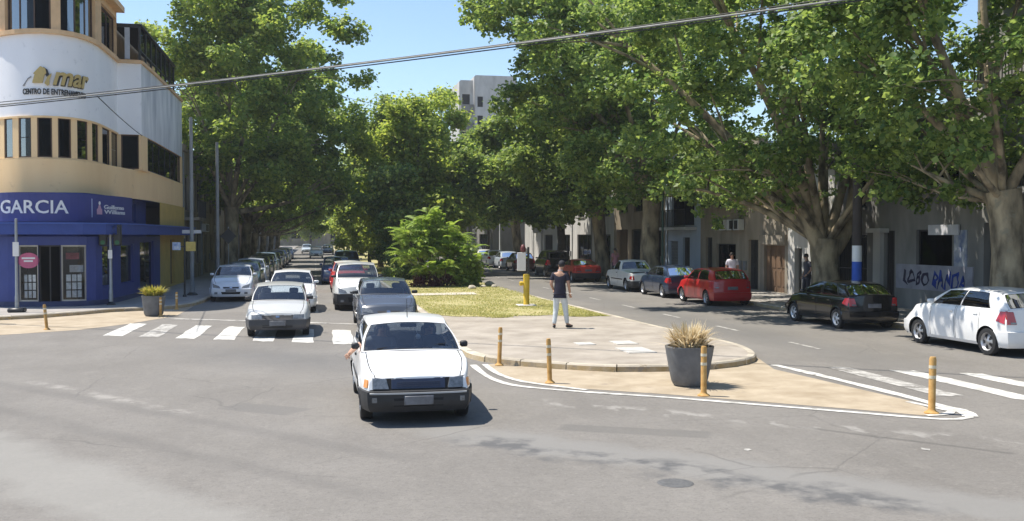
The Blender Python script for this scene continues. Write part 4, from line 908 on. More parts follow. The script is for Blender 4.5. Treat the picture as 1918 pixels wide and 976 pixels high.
# ================================================================== CARS
CHROME = mat('chrome', (.6,.6,.6), .2, .05, metal=1.)
RIM = mat('alloy_rim', (.42,.42,.43), .35, .1, metal=.7)
PLASTIC = mat('black_plastic', (.028,.028,.03), .55, .2, 6)
LENS = mat('headlamp_lens', (.13,.14,.15), .1, .5, 14, spec=.8, coat=.8)
REDL = mat('tail_lens', (.42,.018,.022), .15, .15, 9, spec=.7, coat=.6)
AMBER = mat('amber_lens', (.62,.22,.03), .2, .1, coat=.5)
PLATE = mat('number_plate', (.16,.16,.17), .5, .25, 9)
SEAT = mat('seat_cloth', (.11,.105,.10), .9, .2, 9)
def paint(name, c, rough=.32, var=.06): return mat('paint_'+name, c, rough, var, 1.4, spec=.5, coat=.7)
def smoothstep(a, b, x): t = min(1, max(0, (x-a)/(b-a))); return t*t*(3-2*t)
class Car:
    def __init__(s, label, x, y_front, heading, pm, group, cat='car', name='car', **k):
        P = dict(L=3.75, W=1.6, H=1.38, fo=.7, ro=.62, r=.28, zb=.2, zfix=.5, h0=.70, zc=.90, zbelt=.91, zr=.90, xc=1.02, xwt=1.62, xrt=3.15, xrb=3.62, tumble=.76, bow=.07,
                 lean=.10, rlean=.04, bumper=None, doors=((1.18,2.05),(2.10,2.9)), glass=GLASSC, rim=RIM, front='box', rear='hatch', bpaint=False, plate=True, near=True, side_u=None, roofm=None, rack=False, arch=1.17, trunk=False, mirror=None)
        P.update(k); s.__dict__.update(P); s.pm = pm; L = s.L
        if s.trunk: dk = [(0,s.h0-.07),(.05,s.h0-.015),(.14,s.h0),(s.xc*.55,(s.h0+s.zc)/2+.035),(s.xc,s.zc),(s.xrb,s.zbelt),(L-.12,s.zr),(L-.03,s.zr-.03),(L,s.zr-.09)]
        else: dk = [(0,s.h0-.07),(.05,s.h0-.015),(.14,s.h0),(s.xc*.55,(s.h0+s.zc)/2+.035),(s.xc,s.zc),(s.xrb-.3,s.zbelt),(L,s.zr)]
        s.dx = [a for a, b in dk]; s.dz = [b for a, b in dk]
        # heading: 0 = front faces the camera side (-Y), PI = faces away
        if heading == 0: loc = (x, y_front + L/2, 0)
        else: loc = (x, y_front - L/2, 0)
        s.t = thing(name, label, cat, loc, heading, group); s.build()
    def deck(s, x): return float(np.interp(x, s.dx, s.dz))
    def plan(s, x):
        a = max(0, 1-x/.6); b = max(0, 1-(s.L-x)/.55); return 1 - .13*a**2.2 - .10*b**2.2
    def hw(s, x, z):
        zt = s.deck(x); q = (z-s.zb)/max(.05, zt-s.zb)
        w = s.W/2*s.plan(x)*float(np.interp(q, [0,.08,.3,.55,.72,.76,.9,.97,1.0], [.925,.965,.995,1.0,.992,.978,.955,.925,.885] if s.front != 'box' else [.93,.97,.995,1.0,.996,.984,.975,.962,.935]))
        if z < s.zfix+.004 and (x < .66 or x > s.L-.62): w += .016
        return w
    def dxf(s, z): return float(np.interp(z, [s.zb, s.zb+.1, s.zfix, s.zfix+.012, s.h0], [.07, 0, 0, .05, .05+s.lean]))
    def dxr(s, z): return float(np.interp(z, [s.zb, s.zb+.1, s.zfix, s.zfix+.012, s.zr], [.06, 0, 0, .05, .05+s.rlean]))
    def xs_(s, x, z): return x + s.dxf(z)*max(0, 1-x/.55) - s.dxr(z)*max(0, 1-(s.L-x)/.5)
    def loc(s, y, x, z): return (y, x - s.L/2, z)
    def rows(s, x):
        zt = s.deck(x); return list(np.linspace(s.zb, s.zfix, 6)) + [s.zfix+.012 + (zt-s.zfix-.012)*q for q in (0,.15,.3,.45,.6,.72,.8,.9,.97,1.)]
    def side_pt(s, x, z, off, sg): return s.loc(sg*(s.hw(x, z)+off), s.xs_(x, z), z)
    def front_pt(s, y, z, off):
        w = s.hw(0, min(z, s.deck(0)-.001)); k = min(1.04, abs(y)/w); return s.loc(y, s.dxf(z) - s.bow*(1-k**2.4) - off, z)
    def rear_pt(s, y, z, off):
        w = s.hw(s.L, min(z, s.deck(s.L)-.001)); k = min(1.04, abs(y)/w); return s.loc(y, s.L - s.dxr(z) + s.bow*.7*(1-k**2.4) + off, z)
    def patch(s, name, fn, c, m, off=.012, parent=None, nu=6, nv=3, inset=.02):
        """c = four (u,v) corners, laid on surface fn(u,v,off)"""
        V = []; F = []
        def q(a, b):
            u = (c[0][0]*(1-a)+c[1][0]*a)*(1-b) + (c[3][0]*(1-a)+c[2][0]*a)*b; v = (c[0][1]*(1-a)+c[1][1]*a)*(1-b) + (c[3][1]*(1-a)+c[2][1]*a)*b; return u, v
        for j in range(nv+1):
            for i in range(nu+1):
                e = i in (0, nu) or j in (0, nv); u, v = q(i/nu, j/nv); V.append(fn(u, v, -inset if e else off))
        # rim row: push border cells close to the edge so the lens has a crisp outline
        for j in range(nv+1):
            for i in range(nu+1):
                if 0 < i < nu and 0 < j < nv:
                    a = {1: .05, nu-1: .95}.get(i, i/nu); b = {1: .08, nv-1: .92}.get(j, j/nv); u, v = q(a, b); V[j*(nu+1)+i] = fn(u, v, off)
        for j in range(nv):
            for i in range(nu): k = j*(nu+1)+i; F.append((k, k+1, k+nu+2, k+nu+1))
        return mesh_obj(name, V, F, m, parent or s.t, True, 35)
    def build(s):
        L, W = s.L, s.W; axles = (s.fo, L-s.ro); Ra = s.r*s.arch; t = s.t
        X = list(np.linspace(0, L, int(L/.05)+1)) + [0.012, .03, L-.012, L-.03]
        for a, b in s.doors: X += [a-.006, a+.006, b-.006, b+.006]
        X = sorted(set(round(x, 4) for x in X)); parts = {}
        def emit(part, quad): parts.setdefault(part, []).append(quad)
        bump = 'bumper'
        for sg in (-1, 1):
            grid = []
            for x in X:
                col = []
                for z in s.rows(x):
                    px, pz = s.xs_(x, z), z; y = s.hw(x, z)
                    for ax in axles:
                        d = math.hypot(px-ax, pz-s.r)
                        if d < Ra and d > 1e-4: pass
                    col.append([px, pz, y])
                grid.append(col)
            ins = [[min(math.hypot(p[0]-ax, p[1]-s.r) for ax in axles) < Ra for p in col] for col in grid]
            pos = [[list(p) for p in col] for col in grid]
            for i, col in enumerate(grid):
                for j, p in enumerate(col):
                    if ins[i][j]:
                        ax = min(axles, key=lambda q: abs(p[0]-q)); d = math.hypot(p[0]-ax, p[1]-s.r) or 1e-4
                        pos[i][j][0] = ax + (p[0]-ax)*Ra/d; pos[i][j][1] = s.r + (p[1]-s.r)*Ra/d; pos[i][j][2] = p[2] + .012
            for i in range(len(X)-1):
                xm = (X[i]+X[i+1])/2
                for j in range(len(grid[0])-1):
                    if ins[i][j] and ins[i+1][j] and ins[i][j+1] and ins[i+1][j+1]: continue
                    zm = (grid[i][j][1]+grid[i][j+1][1])/2; part = 'body'
                    if zm < s.zfix+.01 and (xm < .66 or xm > L-.62): part = 'front_bumper' if xm < 1.5 else 'rear_bumper'
                    else:
                        for di, (a, b) in enumerate(s.doors):
                            if zm > s.zb+.1:
                                if a+.006 < xm < b-.006: part = 'door%d%d' % (sg, di)
                                elif abs(xm-a) < .0065 or abs(xm-b) < .0065: part = 'door_gap_shade'  # dark strip coloured in for the shade inside the door gap
                    q = [pos[i][j], pos[i+1][j], pos[i+1][j+1], pos[i][j+1]]
                    off = -.008 if part == 'door_gap_shade' else 0
                    emit(part, [s.loc(sg*(p[2]+off), p[0], p[1]) for p in (q if sg > 0 else q[::-1])])
        # front and rear faces
        K = [-1,-.97,-.925,-.905,-.75,-.5,-.25,0,.25,.5,.75,.905,.925,.97,1]
        for end in (0, L):
            rw = s.rows(end); zt = rw[-1]
            def cp(k, z):
                w = s.hw(end, z); zz = z + .03*(1-k*k)*((z-s.zb)/(zt-s.zb))**4
                b = s.bow*(1-abs(k)**2.4)
                return s.loc(k*w, (s.dxf(z)-b) if end == 0 else (L-s.dxr(z)+b*.7), zz)
            for j in range(len(rw)-1):
                for a, b in zip(K, K[1:]):
                    zm = (rw[j]+rw[j+1])/2; part = ('front_bumper' if end == 0 else 'rear_bumper') if zm < s.zfix+.01 else 'body'
                    if end and zm > s.zfix+.01 and abs(a+b)/2 < .8: part = 'tailgate'
                    q = [cp(a, rw[j]), cp(b, rw[j]), cp(b, rw[j+1]), cp(a, rw[j+1])]
                    emit(part, q if end == 0 else q[::-1])
        # bonnet, deck
        for i in range(len(X)-1):
            xm = (X[i]+X[i+1])/2
            if s.xc+.12 < xm < s.xrb-.12: continue
            def dp(x, k):
                z = s.deck(x); w = s.hw(x, z); b = s.bow*(1-abs(k)**2.4)
                fx = s.xs_(x, z) - b*max(0, 1-x/.5) + b*.7*max(0, 1-(L-x)/.4)
                return s.loc(k*w, fx, z + .03*(1-k*k))
            for a, b in zip(K, K[1:]):
                part = 'cowl' if s.xc-.03 < xm < s.xc+.13 else 'bonnet_gap_shade' if (xm < s.xc and .905 < abs(a+b)/2 < .925) else 'bonnet' if (xm < s.xc and abs(a+b)/2 < .92) else ('boot_lid' if xm > s.xrb and s.trunk and abs(a+b)/2 < .92 else 'body')  # gap beside the bonnet is a dark strip, its shade put in the colour
                emit(part, [dp(X[i], a), dp(X[i], b), dp(X[i+1], b), dp(X[i+1], a)])
        # greenhouse
        xA, xR = s.xc+.06, s.xrb; yr = W/2*s.tumble
        def ztop(u): return s.H - .075 - .05*(2*u-1)**2*(1 if u < .5 else 1.3)
        def side(u, v, sg):
            xb_ = xA+(xR-xA)*u; zb_ = s.deck(xb_); yb_ = s.hw(xb_, zb_)-.004
            xt = s.xwt+(s.xrt-s.xwt)*u; yt = yr*(1-.06*(2*u-1)**2); zt = ztop(u)
            return s.loc(sg*(yb_*(1-v)+yt*v + .03*math.sin(PI*v)), xb_*(1-v)+xt*v, zb_*(1-v)+zt*v)
        def endp(k, v, rear):
            u = 1. if rear else 0.; e = side(u, v, 1); w = e[0]; b0 = .13 if not rear else -.07; b1 = .07 if not rear else -.05
            return (k*w, e[1] - (b0*(1-v)+b1*v)*(1-abs(k)**2.2), e[2] + (.03*(1-v)+.045*v)*(1-k*k))
        wins = []
        def panel(fn, us, vs, holes, fpart, inset=.007):
            U = sorted(set(us)); Vv = sorted(set(vs))
            for a, b in zip(U, U[1:]):
                for c, d in zip(Vv, Vv[1:]):
                    um, vm = (a+b)/2, (c+d)/2; pt = fpart
                    for hn, h in holes:
                        if h[0] < um < h[1] and h[2] < vm < h[3]: pt = hn
                    q = [fn(a,c), fn(b,c), fn(b,d), fn(a,d)]
                    emit(pt, q)
        sub = lambda a, b, n: [round(v, 5) for v in np.linspace(a, b, n)]
        WS = (-.94,.94,.05,.95)
        panel(lambda k, v: endp(k, v, False), sub(-1,1,9)+[-.94,.94,-.968,.968], sub(0,1,6)+[.05,.95,.022,.975], [('window_seal', (-.968,.968,.022,.975)), ('windscreen', WS)], 'body')
        if s.rear != 'van': panel(lambda k, v: endp(k, v, True), sub(-1,1,9)+[-.88,.88,-.91,.91], sub(0,1,6)+[.1,.9,.07,.93], [('window_seal', (-.91,.91,.07,.93)), ('rear_window', (-.88,.88,.1,.9))], 'body')
        else: panel(lambda k, v: endp(k, v, True), sub(-1,1,9), sub(0,1,6), [], 'body')
        su = s.side_u or ((.06,.42),(.47,.82))
        for sg in (-1, 1):
            hs = [('window_seal', (a-.014, b+.014, .02, .915)) for a, b in su] + [('side_window%d%d' % (sg, i), (a, b, .05, .88)) for i, (a, b) in enumerate(su)]
            panel(lambda u, v: side(u, v, sg), sub(0,1,17)+[q for w_ in su for q in (w_[0], w_[1], w_[0]-.014, w_[1]+.014)], sub(0,1,6)+[.05,.88,.02,.915], hs, 'body')
        for a, b in zip(sub(0,1,9), sub(0,1,9)[1:]):
            def rp(u, k):
                e = side(u, 1, 1); bw = .07*max(0, 1-u*4) - .05*max(0, 1-(1-u)*4)
                return (k*e[0], e[1]-bw*(1-abs(k)**2.2), e[2]+.045*(1-k*k))
            for k0, k1 in zip(K, K[1:]): emit('roof', [rp(a,k0), rp(a,k1), rp(b,k1), rp(b,k0)])
        bm_ = s.bumper or s.pm
        mm = {'front_bumper': bm_, 'rear_bumper': bm_, 'door_gap_shade': DARK, 'bonnet_gap_shade': DARK, 'cowl': PLASTIC, 'window_seal': RUBBER, 'windscreen': GLASSC if s.glass is not GLASSD else GLASSC, 'rear_window': s.glass, 'roof': s.roofm or s.pm}
        objs = {}
        for part, quads in parts.items():
            idx = {}; V = []; F = []
            for q in quads:
                f = []
                for p in q:
                    key = (round(p[0], 4), round(p[1], 4), round(p[2], 4))
                    if key not in idx: idx[key] = len(V); V.append(key)
                    if idx[key] not in f: f.append(idx[key])
                if len(f) > 2: F.append(tuple(f))
            nm = part.rstrip('-0123456789'); m = mm.get(nm, s.glass if nm == 'side_window' else s.pm)
            objs[part] = mesh_obj(nm, V, F, m, t, True, 42)
        # handles and mirrors
        for sg in (-1, 1):
            for di, (a, b) in enumerate(s.doors):
                d = objs.get('door%d%d' % (sg, di))
                if d and s.near:
                    zz = s.zbelt-.13; xh = b-.14; y = s.hw(xh, zz); MB().box(*sorted((sg*(y-.005), sg*(y+.02))), xh-.07-L/2, xh+.07-L/2, zz-.015, zz+.015).build('door_handle', PLASTIC if s.bumper else s.pm, d)
            xm = s.xc+.3; y = s.hw(xm, s.deck(xm)); zz = s.deck(xm)+.06
            mw = .10 if s.front == 'box' else .15
            a, b = sorted((sg*(y-.01), sg*(y+.03+mw)))
            MB().box(a if sg < 0 else a+.03, b if sg > 0 else b-.03, xm-.05-L/2, xm+.04-L/2, zz-.04, zz+.05, .02).build('mirror', s.mirror or (PLASTIC if s.bumper else s.pm), t, True, 60)
        # underbody, wheel wells, cabin floor
        und = MB().box(-W/2+.1, W/2-.1, .12-L/2, L-.12-L/2, s.zb+.005, s.zb+.06)
        und.build('underbody', DARK, t)
        cab = MB().box(-W/2+.13, W/2-.13, s.xc+.1-L/2, s.xrb-.1-L/2, s.zb+.07, s.zbelt-.14); cab.build('cabin_floor', DARK, t)
        if s.near:
            MB().box(-W/2+.14, W/2-.14, s.xc-.02-L/2, s.xc+.38-L/2, s.zc-.16, s.zc-.005, .03).build('dashboard', PLASTIC, t)
            for sg in (-1, 1):
                xs0 = s.xwt+.35-L/2; MB().box(sg*.36-.22, sg*.36+.22, xs0, xs0+.13, s.zbelt-.14, s.zbelt+.13, .03).build('seat', SEAT, t, True, 50)
                MB().box(sg*.36-.12, sg*.36+.12, xs0+.04, xs0+.12, s.zbelt+.14, s.zbelt+.28, .03).build('headrest', SEAT, t, True, 50)
            mb = MB(); cx, cz = .36, s.zc+.03; yq = s.xc+.46-L/2
            ring = [(cx+.17*math.cos(a), yq+.05*math.sin(a), cz+.16*math.sin(a)) for a in np.linspace(0, 2*PI, 17)]
            mb.tube(ring, .012, 6, False); mb.build('steering_wheel', PLASTIC, t, True)
            MB().box(-W/2+.2, W/2-.2, s.xrt-.42-L/2, s.xrt-.3-L/2, s.zbelt-.14, s.zbelt+.1, .03).build('rear_seat', SEAT, t, True, 50)
        for ax in axles:
            for sg in (-1, 1):
                w = s.hw(ax, s.r+.2); y1 = sg*(w-.03); y0 = sg*(w-.34)
                mb = MB(); mb.lathe([(Ra+.006, y1), (Ra+.006, y0), (.02, y0)], 18, (ax-L/2, s.r), 'x', -.1, PI+.1); mb.build('wheel_well', DARK, t)
                tw = .17; yo = sg*(w-.012); yi = yo - sg*tw; r = s.r
                T = MB().lathe([(r*.62, yi), (r*.93, yi), (r, yi+sg*.025), (r, yo-sg*.03), (r*.95, yo-sg*.006), (r*.68, yo), (r*.64, yo-sg*.015)], 24, (ax-L/2, r), 'x')
                wh = T.build('wheel', RUBBER, t, True, 50)
                mb = MB(); pr = [(r*.665, yo-sg*.006), (r*.60, yo-sg*.02), (r*.56, yo-sg*.05), (r*.22, yo-sg*.03), (r*.13, yo-sg*.012), (.005, yo-sg*.01)]
                mb.lathe(pr, 30, (ax-L/2, r), 'x')
                o = mesh_obj('rim', mb.v, mb.f, [s.rim, DARK], wh, True, 40)
                mi = [1 if (k//30 in (2,) and (k % 30) % 6 in (2,3,4)) else 0 for k in range(len(mb.f))]; o.data.polygons.foreach_set('material_index', mi)
        if s.bumper and s.near:
            for sg in (-1, 1): s.patch('side_moulding', lambda u, v, o: s.side_pt(u, v, o, sg), [(s.fo+Ra+.05,s.zfix+.02),(L-s.ro-Ra-.05,s.zfix+.02),(L-s.ro-Ra-.05,s.zfix+.075),(s.fo+Ra+.05,s.zfix+.075)], PLASTIC, .012, nu=12)
        getattr(s, 'face_'+s.front)(); getattr(s, 'tail_'+s.rear)()
    # ---- fronts
    def face_box(s):                                    # square 1980s face: oblong lamps, black grille, dark bumper
        W = s.W; a = s.hw(0, s.zfix+.05); z0, z1 = s.zfix+.035, s.h0-.075
        s.patch('front_panel', s.front_pt, [(-a*.985,z0-.03),(a*.985,z0-.03),(a*.985,z1+.03),(-a*.985,z1+.03)], DARK, .006, nu=14)
        s.patch('grille', s.front_pt, [(-a*.6,z0-.01),(a*.6,z0-.01),(a*.6,z1+.02),(-a*.6,z1+.02)], mat('blue_grille', (.03,.04,.075), .35), .010)
        for i in range(3):
            z = z0+.03+i*(z1-z0-.05)/3; s.patch('grille_bar', s.front_pt, [(-a*.47,z),(a*.47,z),(a*.47,z+.015),(-a*.47,z+.015)], mat('blue_black', (.03,.035,.06), .4), .016, inset=-.002)
        for sg in (-1, 1):
            h = s.patch('headlight', s.front_pt, [(sg*a*.58,z0-.012),(sg*a*.94,z0-.012),(sg*a*.94,z1+.024),(sg*a*.64,z1+.024)], LENS, .018)
            s.patch('indicator', lambda u, v, o: s.side_pt(u, v, o, sg), [(.015,z0),(.16,z0),(.16,z1),(.02,z1)], AMBER, .012)
            s.patch('fog_lamp', s.front_pt, [(sg*a*.84,s.zb+.13),(sg*a*.95,s.zb+.13),(sg*a*.95,s.zb+.21),(sg*a*.84,s.zb+.21)], LENS, .008)
        z = s.zfix-.035; s.patch('bumper_strip', s.front_pt, [(-a*.99,z),(a*.99,z),(a*.99,z+.025),(-a*.99,z+.025)], mat('grey_strip', (.38,.38,.38), .4), .012, inset=-.004, nu=10)
        s.patch('number_plate', s.front_pt, [(-.2,s.zb+.1),(.2,s.zb+.1),(.2,s.zb+.23),(-.2,s.zb+.23)], PLATE, .03, inset=0)
        s.patch('air_intake', s.front_pt, [(-a*.55,s.zb+.07),(a*.55,s.zb+.07),(a*.55,s.zb+.2),(-a*.55,s.zb+.2)], DARK, .004)
    def face_gol(s):
        a = s.hw(0, s.zfix+.05); z0, z1 = s.zfix+.03, s.h0-.085
        s.patch('grille', s.front_pt, [(-a*.58,z0-.03),(a*.58,z0-.03),(a*.64,z1+.01),(-a*.64,z1+.01)], PLASTIC, .010)
        s.patch('badge', s.front_pt, [(-.05,z0+.02),(.05,z0+.02),(.05,z1-.01),(-.05,z1-.01)], CHROME, .02)
        for sg in (-1, 1): s.patch('headlight', s.front_pt, [(sg*a*.52,z0-.025),(sg*a*.97,z0-.01),(sg*a*.98,z1+.015),(sg*a*.58,z1+.015)], LENS, .018)
        s.patch('number_plate', s.front_pt, [(-.2,s.zfix-.15),(.2,s.zfix-.15),(.2,s.zfix-.02),(-.2,s.zfix-.02)], PLATE, .025, inset=0)
        s.patch('air_intake', s.front_pt, [(-a*.6,s.zb+.06),(a*.6,s.zb+.06),(a*.6,s.zb+.13),(-a*.6,s.zb+.13)], DARK, .006)
    def face_round(s):
        a = s.hw(0, s.zfix+.05); z0, z1 = s.zfix+.02, s.h0-.07
        s.patch('grille', s.front_pt, [(-a*.42,z0),(a*.42,z0),(a*.48,z0+.07),(-a*.48,z0+.07)], PLASTIC, .01)
        s.patch('badge', s.front_pt, [(-.055,z0+.01),(.055,z0+.01),(.05,z0+.08),(-.05,z0+.08)], CHROME, .024)
        s.patch('lower_grille', s.front_pt, [(-a*.5,s.zb+.1),(a*.5,s.zb+.1),(a*.56,s.zfix-.1),(-a*.56,s.zfix-.1)], DARK, .008)
        for sg in (-1, 1):
            s.patch('headlight', s.front_pt, [(sg*a*.52,z0),(sg*a*.97,z0+.03),(sg*a*.98,z1+.02),(sg*a*.62,z0+.1)], LENS, .016)
            s.patch('fog_lamp', s.front_pt, [(sg*a*.7,s.zb+.1),(sg*a*.88,s.zb+.1),(sg*a*.88,s.zb+.19),(sg*a*.7,s.zb+.19)], LENS, .008)
        s.patch('number_plate', s.front_pt, [(-.2,s.zfix-.13),(.2,s.zfix-.13),(.2,s.zfix),(-.2,s.zfix)], PLATE, .02, inset=0)
    # ---- tails
    def tail_common(s, z0, z1, wide=.22):
        b = s.hw(s.L, s.zfix+.1)
        for sg in (-1, 1):
            l_ = s.patch('tail_light', s.rear_pt, [(sg*b*(1-wide),z0),(sg*b*.99,z0),(sg*b*.99,z1),(sg*b*(1-wide*.7),z1)], REDL, .014)
            s.patch('tail_light', lambda u, v, o: s.side_pt(u, v, o, sg), [(s.L-.30,z0+.07),(s.L-.03,z0),(s.L-.03,z1),(s.L-.2,z1)], REDL, .012)
            s.patch('reverse_lamp', s.rear_pt, [(sg*b*(1-wide*.9),z0+.02),(sg*b*.9,z0+.02),(sg*b*.9,z0+.07),(sg*b*(1-wide*.9),z0+.07)], LENS, .02, inset=0)
        zp = s.zfix+.1; s.patch('number_plate', s.rear_pt, [(-.2,zp),(.2,zp),(.2,zp+.12),(-.2,zp+.12)], PLATE, .015, inset=0)
    def tail_hatch(s): s.tail_common(s.zfix+.1, s.zbelt-.06)
    def tail_high(s): s.tail_common(s.zfix+.14, s.zbelt-.02, .3)
    def tail_saloon(s):
        s.tail_common(s.zfix+.06, s.zr-.11, .5)
    def tail_van(s):
        s.tail_common(s.zfix+.05, s.zbelt-.05, .14)
    def tail_pickup(s):
        s.tail_common(s.zfix+.04, s.zr-.12, .14)
        L = s.L; MB().box(-s.W/2+.14, s.W/2-.14, s.xrb+.1-L/2, L-.14-L/2, s.zr-.02, s.zr+.045).build('load_bed', DARK, s.t)
def antenna(car, x, z, y=0., lean=.3, ln=.28):
    MB().tube([(y, x-car.L/2, z), (y, x+lean*ln-car.L/2, z+ln)], [.007,.004], 5).build('antenna', BLACKM, car.t)
gO = 'cars coming down the left carriageway'; gP = 'cars parked along the right kerb'; gQ = 'cars parked along the left kerb'
WHT = paint('white', (.78,.78,.77)); SIL = paint('silver', (.50,.50,.48)); GRY = paint('grey', (.065,.075,.095), .25); BLK = paint('black', (.006,.006,.007), .2); REDP = paint('red', (.44,.014,.016)); NVY = paint('navy', (.018,.03,.06), .25)
DTEAL = paint('teal', (.05,.09,.10)); OLD = paint('old_white', (.66,.65,.60), .5); ORED = paint('orange_red', (.55,.05,.03), .4); LTB = paint('light_blue', (.22,.33,.45)); DBL = paint('dark_blue', (.03,.06,.16)); SILB = paint('silver_blue', (.42,.48,.55))
# oncoming
pg = Car('white boxy old hatchback in front, nearest oncoming car with black bumper', 1.36, 13.25, 0, WHT, gO, L=3.7, W=1.54, H=1.37, fo=.68, h0=.70, zc=.90, zbelt=.9, zr=.86, xc=.92, xwt=1.55, xrt=3.22, xrb=3.6, bumper=PLASTIC, zfix=.47, zb=.19, front='box', rear='hatch', tumble=.78, lean=.06, bow=.05, r=.275)
antenna(pg, 1.66, 1.325)
for a, b in (((-.42,.955),(.18,.985)), ((.0,.95),(.6,.985))):
    pass
mbw = MB(); L_ = pg.L
for x0, x1 in ((-.5,.02),(.0,.5)): mbw.tube([(x0, .93-L_/2, .945), (x1, 1.02-L_/2, 1.0)], .008, 5)
mbw.build('wiper', BLACKM, pg.t)
MB().box(-.12,.12,1.46-L_/2,1.49-L_/2,1.20,1.26,.008).build('rear_view_mirror', PLASTIC, pg.t)
MB().tube([(.1,1.44-L_/2,1.2),(.13,1.43-L_/2,1.1)], .004, 4).build('pendant_cord', WHITE, pg.t)
MB().lathe([(.002,-.04),(.03,-.03),(.04,0),(.03,.03),(.002,.04)], 10).build('pendant', WHITE, pg.t).location = (.14, 1.42-L_/2, 1.06)
MB().add([(.3,1.0-L_/2,.925),(.6,1.02-L_/2,.93),(.6,1.14-L_/2,.935),(.32,1.14-L_/2,.935)], [(0,1,2,3)]).build('dashboard_paper', WHITE, pg.t)
Car('silver hatchback with a dark bumper standing on the zebra crossing', -.93, 25.45, 0, SIL, gO, L=3.8, W=1.58, H=1.35, h0=.66, zc=.87, zbelt=.88, xc=1.0, xwt=1.62, bumper=mat('grey_plastic', (.055,.055,.06), .5, .15), front='gol', zfix=.46, tumble=.77)
Car('dark grey hatchback right behind the nearest white car', 1.9, 26.2, 0, GRY, gO, L=3.85, W=1.62, H=1.42, h0=.74, zc=.95, zbelt=.95, zr=.95, front='round', zfix=.5, lean=.16, bow=.1, tumble=.76, mirror=PLASTIC)
Car('silver minivan third in the inner lane', 1.46, 34.2, 0, paint('pale_silver', (.58,.58,.55)), gO, L=4.1, W=1.64, H=1.66, h0=.86, zc=1.08, zbelt=1.08, zr=1.08, xc=.85, xwt=1.4, xrt=3.7, xrb=4.0, bumper=PLASTIC, front='round', zfix=.58, bow=.12, tumble=.8, r=.3, doors=((1.1,1.95),(2.0,2.9)), near=False)
Car('white saloon behind the silver hatchback', -.78, 33.6, 0, WHT, gO, L=4.2, W=1.64, H=1.42, h0=.7, zc=.92, zbelt=.93, zr=.95, xc=1.05, xwt=1.7, xrt=2.95, xrb=3.6, trunk=True, rear='saloon', front='round', bow=.1, lean=.14, mirror=WHT)
Car('red car with sun glare painted on its roof behind the silver minivan', 1.5, 45.0, 0, REDP, gO, L=3.9, W=1.62, H=1.45, h0=.74, zc=.95, front='round', roofm=OLD, near=False)  # pale roof paint stands in for sun glare on the red body
Car('dark blue car in the queue behind the red one', 1.15, 53.0, 0, DBL, gO, L=3.9, W=1.66, H=1.5, h0=.78, zc=1.0, front='round', near=False)
Car('light blue van roof at the back of the inner lane', 1.9, 60.0, 0, LTB, gO, L=4.2, W=1.7, H=1.75, h0=.9, zc=1.12, zbelt=1.12, zr=1.12, xc=.8, xwt=1.3, xrt=3.9, xrb=4.1, front='round', zfix=.58, rear='van', near=False)
Car('small white car alone far up the road', .15, 118, 0, WHT, gO, H=1.45, front='round', near=False)
Car('dark car far behind the distant white one', 1.8, 140, 0, NVY, gO, H=1.45, front='round', near=False)
Car('pale far car in the left lane near the road end', -1.2, 150, 0, SILB, gO, H=1.45, front='round', near=False)
# parked left
Car('white saloon parked first at the left kerb', -3.22, 39.9, 0, paint('bluish_white', (.66,.69,.74)), gQ, L=4.2, W=1.66, H=1.44, h0=.76, zc=.97, zbelt=.97, zr=.98, xc=1.05, xwt=1.7, xrt=2.95, xrb=3.6, trunk=True, rear='saloon', front='round', bow=.13, lean=.18)
for i, (yv, c, lb, h_) in enumerate(((45.2,DTEAL,'dark teal car parked second at the left kerb',1.45),(50.1,SILB,'silver blue car parked third at the left kerb',1.48),(55.0,GRY,'grey car parked fourth at the left kerb',1.5),(60.2,DTEAL,'dark green blue car parked fifth at the left kerb',1.5),(65.3,LTB,'pale blue hatchback parked sixth at the left kerb',1.55),(72,NVY,'dark car parked deep in the shade of the left trees',1.45),(81,GRY,'grey hatchback parked in shade beyond the dark one',1.45),(90,BLK,'black car parked far down the left kerb',1.45),(100,SIL,'silver car parked far down the left kerb',1.45),(112,DBL,'last blue car parked at the left kerb',1.45))):
    Car(lb, -3.2, yv, 0, c, gQ, L=4.0, W=1.66, H=h_, h0=.74, zc=.96, zbelt=.96, zr=.96, front='round', near=i < 3)
# parked right, facing away; y_front = rear axle + (L - ro)
def parked(lb, y_axle, c, **k):
    L = k.setdefault('L', 3.8); ro = k.setdefault('ro', .6); W = k.setdefault('W', 1.62)
    return Car(lb, 14.12 + W/2, y_axle + L - ro, PI, c, gP, **k)
parked('white hatchback parked at the right edge of the photo', 18.75, WHT, L=3.75, W=1.64, H=1.46, h0=.78, zc=.99, zbelt=1.0, zr=1.0, xc=.92, xwt=1.6, xrt=3.34, xrb=3.66, r=.295, rear='high', front='round', zfix=.54, lean=.2, bow=.12, glass=GLASSD, side_u=((.08,.42),(.46,.80)), ro=.58)
parked('black hatchback parked between the white and the red hatchbacks', 25.0, BLK, L=3.8, W=1.62, H=1.34, h0=.68, zc=.9, zbelt=.9, zr=.92, xrt=3.2, rear='high', front='round', glass=GLASSD, lean=.18, bow=.12, rim=mat('bright_rim', (.62,.62,.62), .35, .1, metal=.4))
parked('bright red hatchback parked in the sun', 34.3, REDP, L=3.75, W=1.62, H=1.42, h0=.70, zc=.92, zbelt=.94, zr=.95, xc=.92, xwt=1.55, xrt=3.36, xrb=3.66, rear='high', front='round', glass=GLASSD, lean=.18, bow=.12)
parked('dark navy hatchback parked ahead of the bright red one', 39.0, NVY, L=3.8, W=1.62, H=1.38, h0=.7, zc=.91, rear='hatch', front='round', glass=GLASSC)
